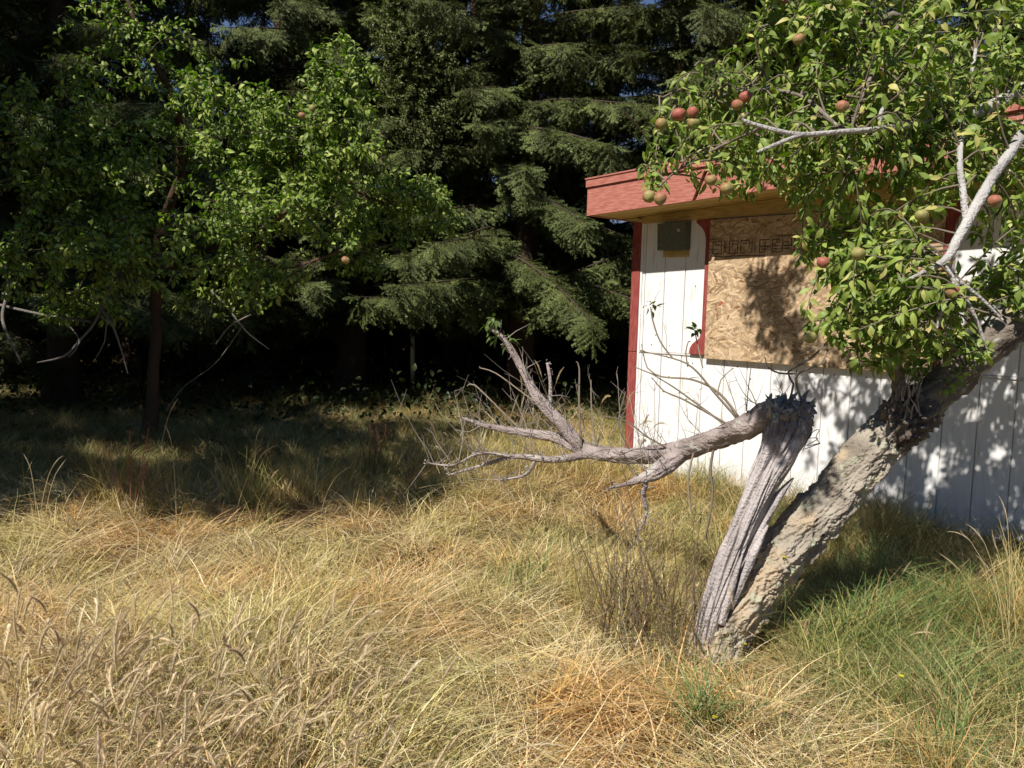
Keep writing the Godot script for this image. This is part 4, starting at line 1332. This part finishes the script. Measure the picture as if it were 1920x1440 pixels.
func build_grass() -> void:
	var straw := [Color(0.66, 0.52, 0.22), Color(0.76, 0.61, 0.31), Color(0.44, 0.33, 0.13), Color(0.62, 0.53, 0.21), Color(0.86, 0.73, 0.45), Color(0.30, 0.20, 0.09)]
	var mixed := [Color(0.42, 0.38, 0.12), Color(0.30, 0.32, 0.09), Color(0.52, 0.42, 0.17), Color(0.22, 0.27, 0.07)]
	var green := [Color(0.13, 0.18, 0.05), Color(0.18, 0.22, 0.07), Color(0.27, 0.28, 0.10), Color(0.42, 0.36, 0.15), Color(0.50, 0.39, 0.18)]
	var kinds := {
		mat = [tuft(201, 30, 0.10, 0.16, 0.46, 0.0050, 0.34, -0.12, 0.45, straw), tuft(202, 26, 0.10, 0.18, 0.50, 0.0046, 0.30, -0.06, 0.9, straw), tuft(203, 24, 0.09, 0.14, 0.38, 0.0050, 0.65, -0.25, 1.6, straw)],
		up = [tuft(211, 26, 0.07, 0.22, 0.52, 0.0036, 1.35, 0.35, 1.5, mixed), tuft(212, 26, 0.07, 0.20, 0.46, 0.0036, 1.3, 0.1, 1.8, straw)],
		strewn = [tuft(216, 7, 0.16, 0.40, 0.85, 0.0062, 0.32, -0.10, 3.0, [Color(0.82, 0.70, 0.46), Color(0.74, 0.60, 0.34), Color(0.66, 0.50, 0.30)]), tuft(217, 7, 0.16, 0.30, 0.70, 0.0052, 0.5, -0.2, 3.0, straw)],
		lush = [tuft(231, 46, 0.07, 0.24, 0.52, 0.0042, 1.25, -0.25, 3.0, [Color(0.10, 0.18, 0.05), Color(0.14, 0.23, 0.065), Color(0.19, 0.28, 0.08), Color(0.30, 0.32, 0.11)])],
		long = [tuft(215, 24, 0.09, 0.38, 0.72, 0.0042, 1.25, -0.45, 0.9, straw)],
		green = [tuft(221, 40, 0.07, 0.18, 0.44, 0.0036, 1.3, 0.1, 1.6, green), tuft(222, 36, 0.08, 0.14, 0.32, 0.0034, 1.1, -0.1, 2.4, green)],
	}
	var bufs := {}
	for k in kinds:
		for j in kinds[k].size():
			bufs["%s%d" % [k, j]] = PackedFloat32Array()
	var r := rgen(17)
	var d := 1.55
	while d < 15.0:
		var dens: float = 300.0 if d < 4.0 else (230.0 if d < 7.5 else 110.0)
		var dd := 0.1
		var half := d * 0.68 + 0.5
		for k in int(half * 2.0 * dd * dens):
			var x := r.randf_range(-half, half)
			var q := d + r.randf() * dd
			if in_wall(x, q): continue
			if d > 10.0 and r.randf() < 0.4: continue
			var y := ground_y(x, q)
			var tone := patch.get_noise_2d(x * 55.0, q * 55.0)
			var tone2 := patch.get_noise_2d(x * 140.0 + 300.0, q * 140.0)
			var flow := patch.get_noise_2d(x * 48.0 + 900.0, q * 48.0) * 7.0 + r.randfn(0.0, 0.40)
			# green on the right by the shed and in the shade at the back
			var shaded: float = smoothstep(5.6, 6.4, q) * smoothstep(0.2, -0.9, x) * smoothstep(-4.0, -3.6, x * 0.0 - 3.6)
			var g: float = smoothstep(0.75, 1.6, x - 0.25 * tone2) * smoothstep(2.1, 3.4, q) * 0.8 + shaded * 0.6 + smoothstep(0.15, 0.45, tone2) * 0.10
			g += 0.30 * smoothstep(1.0, 1.8, x) * smoothstep(3.2, 2.2, q)
			var tint := Color(1, 1, 1).lerp(Color(1.04, 0.80, 0.60), smoothstep(0.08, 0.42, tone)).lerp(Color(0.86, 0.92, 0.68), smoothstep(0.1, 0.45, -tone)) * r.randf_range(0.65, 1.2)
			var s := r.randf_range(0.65, 1.2)
			var lift := 1.0
			var kind := "mat"
			var pick := r.randf()
			if pick < g: kind = "green"
			elif pick > 0.935: kind = "up"
			if kind == "mat" and q < 3.3 and r.randf() < 0.7 * smoothstep(-0.1, -0.9, x + 0.25 * (q - 2.4)): kind = "long"
			if kind == "mat" and r.randf() < 0.10: kind = "strewn"
			# taller along the rim of the shade and by the broken limb
			var tall: float = exp(-pow((q - 5.3) / 0.35, 2)) * smoothstep(-0.6, -1.4, x) + exp(-pow((q - 6.4) / 0.9, 2) - pow((x - 0.2) / 1.1, 2))
			if kind == "up": lift = 0.7 + 0.8 * tall
			if shaded > 0.5: s *= 0.7
			var b := Basis(Vector3.UP, flow).scaled(Vector3(s, s * lift, s))
			b = Basis(Vector3(r.randf_range(-1, 1), 0, r.randf_range(-1, 1)).normalized(), r.randf_range(0, 0.16)) * b
			var key := "%s%d" % [kind, r.randi() % kinds[kind].size()]
			push(bufs[key], b, Vector3(x, y + (r.randf() * 0.05 if kind == "mat" else 0.0), -q), tint)
		d += dd
	for t in [[245, 950, 5.3, 0.30, 34], [170, 965, 5.2, 0.22, 16], [480, 955, 5.5, 0.26, 26], [600, 960, 5.6, 0.22, 16], [690, 880, 6.6, 0.2, 18], [860, 850, 6.9, 0.35, 34], [960, 850, 6.7, 0.35, 36], [1060, 860, 6.5, 0.35, 34], [1140, 870, 6.3, 0.3, 26], [1290, 960, 4.6, 0.3, 26], [1190, 1000, 3.85, 0.25, 22], [1120, 960, 4.1, 0.22, 16], [560, 1150, 3.5, 0.2, 14], [1650, 1010, 4.9, 0.3, 20], [1850, 1080, 4.2, 0.35, 30]]:
		var mid := at(t[0], t[1], t[2])
		for k in t[4]:
			var a := r.randf() * TAU
			var rr: float = sqrt(r.randf()) * t[3]
			var x: float = mid.x + cos(a) * rr
			var q: float = t[2] + sin(a) * rr
			if in_wall(x, q): continue
			var s := r.randf_range(0.8, 1.3)
			var b := Basis(Vector3(sin(a), 0, -cos(a)), -0.35 * rr / t[3]) * Basis(Vector3.UP, r.randf() * TAU).scaled(Vector3(s, s * 1.15, s))
			push(bufs["up%d" % (r.randi() % 2)], b, Vector3(x, ground_y(x, q), -q), Color(1, 0.95, 0.85) * r.randf_range(0.65, 1.1))
	for t in [[1560, 1090, 4.2, 0.28, 16], [1660, 1070, 4.3, 0.3, 18], [1620, 1150, 3.8, 0.28, 16], [1760, 1120, 3.9, 0.3, 18], [1860, 1160, 3.6, 0.25, 14], [1810, 1290, 3.1, 0.2, 7], [1790, 1400, 2.7, 0.14, 5], [1340, 1340, 2.9, 0.1, 4], [1500, 1180, 3.7, 0.2, 8], [985, 1040, 4.4, 0.12, 4]]:
		var mid := at(t[0], t[1], t[2])
		for k in t[4]:
			var a := r.randf() * TAU
			var rr: float = sqrt(r.randf()) * t[3]
			var x: float = mid.x + cos(a) * rr
			var q: float = -mid.z + sin(a) * rr
			if in_wall(x, q): continue
			var s := r.randf_range(0.6, 1.05)
			push(bufs.lush0, Basis(Vector3.UP, r.randf() * TAU).scaled(Vector3(s, s, s)), Vector3(x, ground_y(x, q), -q), Color(1, 1, 1) * r.randf_range(0.7, 1.15))
	for k in ["mat", "up", "long", "strewn", "lush"]:
		for j in kinds[k].size():
			var o := scatter("dry_grass", kinds[k][j], bufs["%s%d" % [k, j]])
			tag(o, {mat = "matted straw coloured grass covering the ground before the shed", up = "thin upright dry grass standing out of the matted straw", long = "long arching straw in the lower left corner", lush = "dark green tussocks of long grass right of the leaning trunk", strewn = "pale broken straws strewn over the matted grass"}[k], "grass")
	for j in 2:
		tag(scatter("green_grass", kinds.green[j], bufs["green%d" % j]), ["long green grass along the shaded foot of the shed wall", "short green blades spreading through the grass by the shed and wood"][j], "grass")

	# seeding stems: a thick stand at the lower left
	var heads: Array[ArrayMesh] = []
	var pale := [Color(0.76, 0.63, 0.40), Color(0.70, 0.56, 0.34), Color(0.62, 0.48, 0.31)]
	for k in 5:
		var mb := MB.new()
		var hr := rgen(500 + k)
		var e := stalk(mb, hr, hr.randf_range(0.5, 0.66), hr.randf_range(0.5, 1.25), 0.0013, Color(0.55, 0.42, 0.20))
		seed_head(mb, hr, e[0], e[2] + ball(hr) * 0.02, hr.randf_range(0.09, 0.15), 0.020, pale[k % 3])
		for j in 3:
			blade(mb, Vector3.ZERO, hr.randf_range(-0.9, 0.9), 1.2, -0.4, hr.randf_range(0.2, 0.4), 0.004, straw[hr.randi() % 6], 6, 0.1, hr)
		heads.append(mb.mesh(M.blade))
	var hb: Array[PackedFloat32Array] = []
	for k in 5: hb.append(PackedFloat32Array())
	for k in 1000:
		var q := r.randf_range(1.6, 2.7)
		var x := -q * 0.66 + pow(r.randf(), 1.4) * 1.2
		var edge := smoothstep(-0.15, -0.95, x + 0.25 * (q - 2.4)) 
		if r.randf() > edge + 0.02: continue
		var s := r.randf_range(0.6, 1.05)
		push(hb[r.randi() % 5], Basis(ball(r).normalized(), r.randf_range(0.0, 0.55)) * Basis(Vector3.UP, r.randfn(0.35, 0.9) if r.randf() < 0.55 else r.randf() * TAU).scaled(Vector3(s, s * r.randf_range(0.7, 1.05), s)), Vector3(x, ground_y(x, q) - 0.02, -q), Color(1, 1, 1) * r.randf_range(0.8, 1.15))
	for k in 46:                                            # some behind the fallen limb
		var q := r.randf_range(4.9, 6.4)
		var x := r.randf_range(-0.45, 0.85)
		var s := r.randf_range(0.8, 1.5)
		push(hb[r.randi() % 5], Basis(Vector3.UP, r.randf() * TAU).scaled(Vector3(s * 0.6, s, s * 0.6)), Vector3(x, ground_y(x, q) - 0.02, -q), Color(0.85, 0.85, 0.8) * r.randf_range(0.7, 1.1))
	for k in 170:                                           # and a few everywhere else
		var q := r.randf_range(2.2, 7.0)
		var x := r.randf_range(-0.66, 0.66) * q
		if in_wall(x, q + 0.3): continue
		var s := r.randf_range(0.4, 0.7)
		push(hb[r.randi() % 5], Basis(Vector3.UP, r.randf() * TAU).scaled(Vector3(s, s, s)), Vector3(x, ground_y(x, q) - 0.02, -q), Color(0.85, 0.85, 0.8) * r.randf_range(0.7, 1.1))
	for k in 5:
		tag(scatter("seeding_grass", heads[k], hb[k]), "pale seeding grass standing thick in the lower left corner", "grass", "seeding grass")


# ---------------------------------------------------------------- weeds that stand by themselves
func build_weeds() -> void:
	var r := rgen(71)
	# single grass stems with a seed head, seen against the shade
	var lefts := [[68, 955, 5.0, 55, 872, 0.2], [72, 955, 5.0, 103, 868, 0.4], [82, 955, 5.0, 110, 880, 0.5], [330, 950, 5.1, 318, 815, 0.2], [290, 900, 5.4, 325, 760, 0.3], [440, 960, 5.2, 505, 840, 0.5], [600, 945, 5.4, 640, 885, 0.5], [470, 890, 5.6, 482, 815, 0.1]]
	var left_words := ["leftmost of three pale seed heads against the shade at the left edge", "middle one of three pale seed heads against the shade at the left edge", "right one of three pale seed heads against the shade at the left edge", "upright seed head just right of the left dark dock plant", "tallest thin grass stem rising before the reddish trunk of the left tree", "nodding seed head over the middle of the shade edge", "short leaning seed head at the right end of the shade edge", "straight seed head standing over the shade right of the left dock plant"]
	var right_words := ["bleached seed head furthest left but one in the bunch at the shed wall", "long bleached seed head in the middle of the bunch at the shed wall", "bleached seed head second from the right in the bunch at the shed wall", "bleached seed head furthest right in the bunch at the shed wall", "lower leaning seed head below the bunch at the shed wall", "tallest upright grass stem before the shed wall at the right edge", "low bowed seed head furthest left at the foot of the shed wall"]
	var rights := [[1895, 1180, 3.5, 1800, 995, -0.5], [1890, 1180, 3.5, 1835, 1000, -0.4], [1900, 1180, 3.5, 1865, 1020, -0.3], [1910, 1190, 3.5, 1885, 1030, -0.3], [1905, 1200, 3.4, 1850, 1060, -0.5], [1900, 1120, 3.6, 1885, 955, -0.1], [1870, 1170, 3.4, 1780, 1050, -0.8]]
	for set_ in [lefts, rights]:
		var a := true if set_ == lefts else false
		for n in set_.size():
			var q: Array = set_[n]
			var foot := at(q[0], q[1], q[2])
			var tip := at(q[3], q[4], q[2])
			foot.y = ground_y(foot.x, -foot.z)
			var o := thing("grass_stem", foot, left_words[n] if a else right_words[n], "grass stem", "grass stems before the shade" if a else "grass stems by the shed wall")
			var mb := MB.new()
			var e := tip - foot
			var pts := PackedVector3Array()
			var rad := PackedFloat32Array()
			for k in 9:
				var t := k / 8.0
				pts.append(Vector3(e.x * pow(t, 1.8), e.y * (1.0 - pow(1.0 - t, 1.25)), e.z * t))
				rad.append(0.0018 - 0.0007 * t)
			mb.tube(pts, rad, 4, null, null, Color(0.56, 0.44, 0.24), false)
			put("stem", mb.mesh(M.plain), o)
			mb = MB.new()
			seed_head(mb, r, pts[7], pts[8] - pts[7], 0.115, 0.010, Color(0.66, 0.54, 0.36))
			put("seed_head", mb.mesh(M.blade), o)
	# brown dock gone to seed
	for q in [[697, 850, 6.6, 0.62, "brown dead dock plant gone to seed at the edge of the shade"], [245, 950, 5.2, 0.60, "dark brown dock plant gone to seed beside the sunlit tussock at the left"]]:
		var foot := at(q[0], q[1], q[2])
		foot.y = ground_y(foot.x, -foot.z)
		var o := thing("dock_plant", foot, q[4], "weed")
		for k in 5:
			var mb := MB.new()
			var e := Vector3(r.randf_range(-0.16, 0.16), q[3] * r.randf_range(0.75, 1.1), r.randf_range(-0.1, 0.1))
			mb.tube(PackedVector3Array([Vector3.ZERO, e * 0.5 + ball(r) * 0.02, e]), PackedFloat32Array([0.005, 0.004, 0.002]), 5, null, null, Color(0.20, 0.10, 0.065), false)
			put("stem", mb.mesh(M.plain), o)
			mb = MB.new()
			for j in 130:
				var t := r.randf_range(0.45, 1.0)
				var p := e * t + ball(r) * 0.03
				var c := Color(0.24, 0.11, 0.07) * r.randf_range(0.6, 1.4)
				var s := ball(r) * 0.008
				mb.tri(p, p + s + Vector3(0, 0.006, 0), p + ball(r) * 0.009, Vector3.UP, c)
			put("seed_head", mb.mesh(M.blade), o)
	# suckers standing round the foot of the leaning tree
	var so := thing("sucker_shoots", at(1250, 1230, 3.6), "thicket of thin bare brown suckers left of the leaning trunk", "shoots")
	so.position.y = ground_y(so.position.x, -so.position.z)
	for k in 100:
		var px := r.randf_range(1110, 1350)
		var dep := r.randf_range(3.4, 4.0)
		var foot := at(px, 1180, dep)
		foot.y = ground_y(foot.x, -foot.z) - 0.02
		var tall := (0.36 + 0.75 * r.randf() * r.randf()) * (0.7 if px > 1290 else 1.0)
		var e := Vector3(r.randf_range(-0.2, 0.22), tall, r.randf_range(-0.15, 0.15))
		var mb := MB.new()
		var mid := e * 0.5 + ball(r) * 0.05
		var w := r.randf_range(0.0021, 0.0050)
		var col := Color(0.15, 0.095, 0.055).lerp(Color(0.24, 0.20, 0.13), r.randf()) * r.randf_range(0.7, 1.2)
		var sm := smooth([Vector3.ZERO, mid, e] as Array[Vector3], [w, w * 0.8, w * 0.35] as Array[float], 0.05)
		mb.tube(sm[0], sm[1], 5, null, null, col, false)
		for j in 7:
			var p: Vector3 = sm[0][r.randi_range(3, sm[0].size() - 1)]
			var s := (ball(r) + Vector3(0, 0.3, 0)) * r.randf_range(0.03, 0.11)
			mb.tube(PackedVector3Array([p, p + s * 0.6 + ball(r) * 0.006, p + s]), PackedFloat32Array([0.0013, 0.001, 0.0005]), 4, null, null, col, false)
		put("shoot", mb.mesh(M.plain), so, Transform3D(Basis(), foot - so.position))
	# a bit of wire on the broken fork
	var wo := thing("wire_loop", at(1532, 822, 3.46), "thin twisted wire hanging off the side of the broken fork", "wire")
	var back := Transform3D(Basis(), -wo.position)
	for l in [[[1505, 845, 3.44, 1.6], [1522, 812, 3.44, 1.6], [1536, 806, 3.44, 1.6], [1530, 820, 3.44, 1.6], [1538, 832, 3.44, 1.6]], [[1508, 842, 3.44, 1.6], [1538, 831, 3.44, 1.6], [1512, 836, 3.44, 1.6], [1534, 822, 3.44, 1.6], [1510, 822, 3.44, 1.6]]]:
		var ln := line(l, 0.01)
		var mb := MB.new()
		mb.tube(ln[0], ln[1], 5, null, null)
		put("strand", mb.mesh(M.wire), wo, back)
	# small yellow flowers
	for q in [[1396, 1208, 3.5, "small yellow flower at the foot of the leaning trunk"], [1470, 1045, 3.5, "yellow flower sprig against the underside of the leaning trunk"], [1690, 1268, 3.0, "single yellow flower low in the green grass at the right"], [1340, 1345, 2.85, "yellow flower near the lower edge in a green tuft"]]:
		var p := at(q[0], q[1], q[2])
		var foot := Vector3(p.x + 0.02, ground_y(p.x, -p.z), p.z)
		var o := thing("yellow_flower", foot, q[3], "flower")
		var mb := MB.new()
		mb.tube(PackedVector3Array([Vector3.ZERO, (p - foot) * 0.6 + Vector3(0.01, 0, 0), p - foot]), PackedFloat32Array([0.0014, 0.0012, 0.001]), 4, null, null, Color(0.16, 0.22, 0.06), false)
		put("stem", mb.mesh(M.plain), o)
		mb = MB.new()
		for k in 7:
			var a := TAU * k / 7.0
			add_leaf(mb, Transform3D(turned(Vector3(cos(a), 0.35, sin(a)), Vector3.UP, 0.012), p - foot), 0.7, 0.1, 0.1, 0.0, Color(0.75, 0.62, 0.03))
		put("petals", mb.mesh(M.leaf), o)
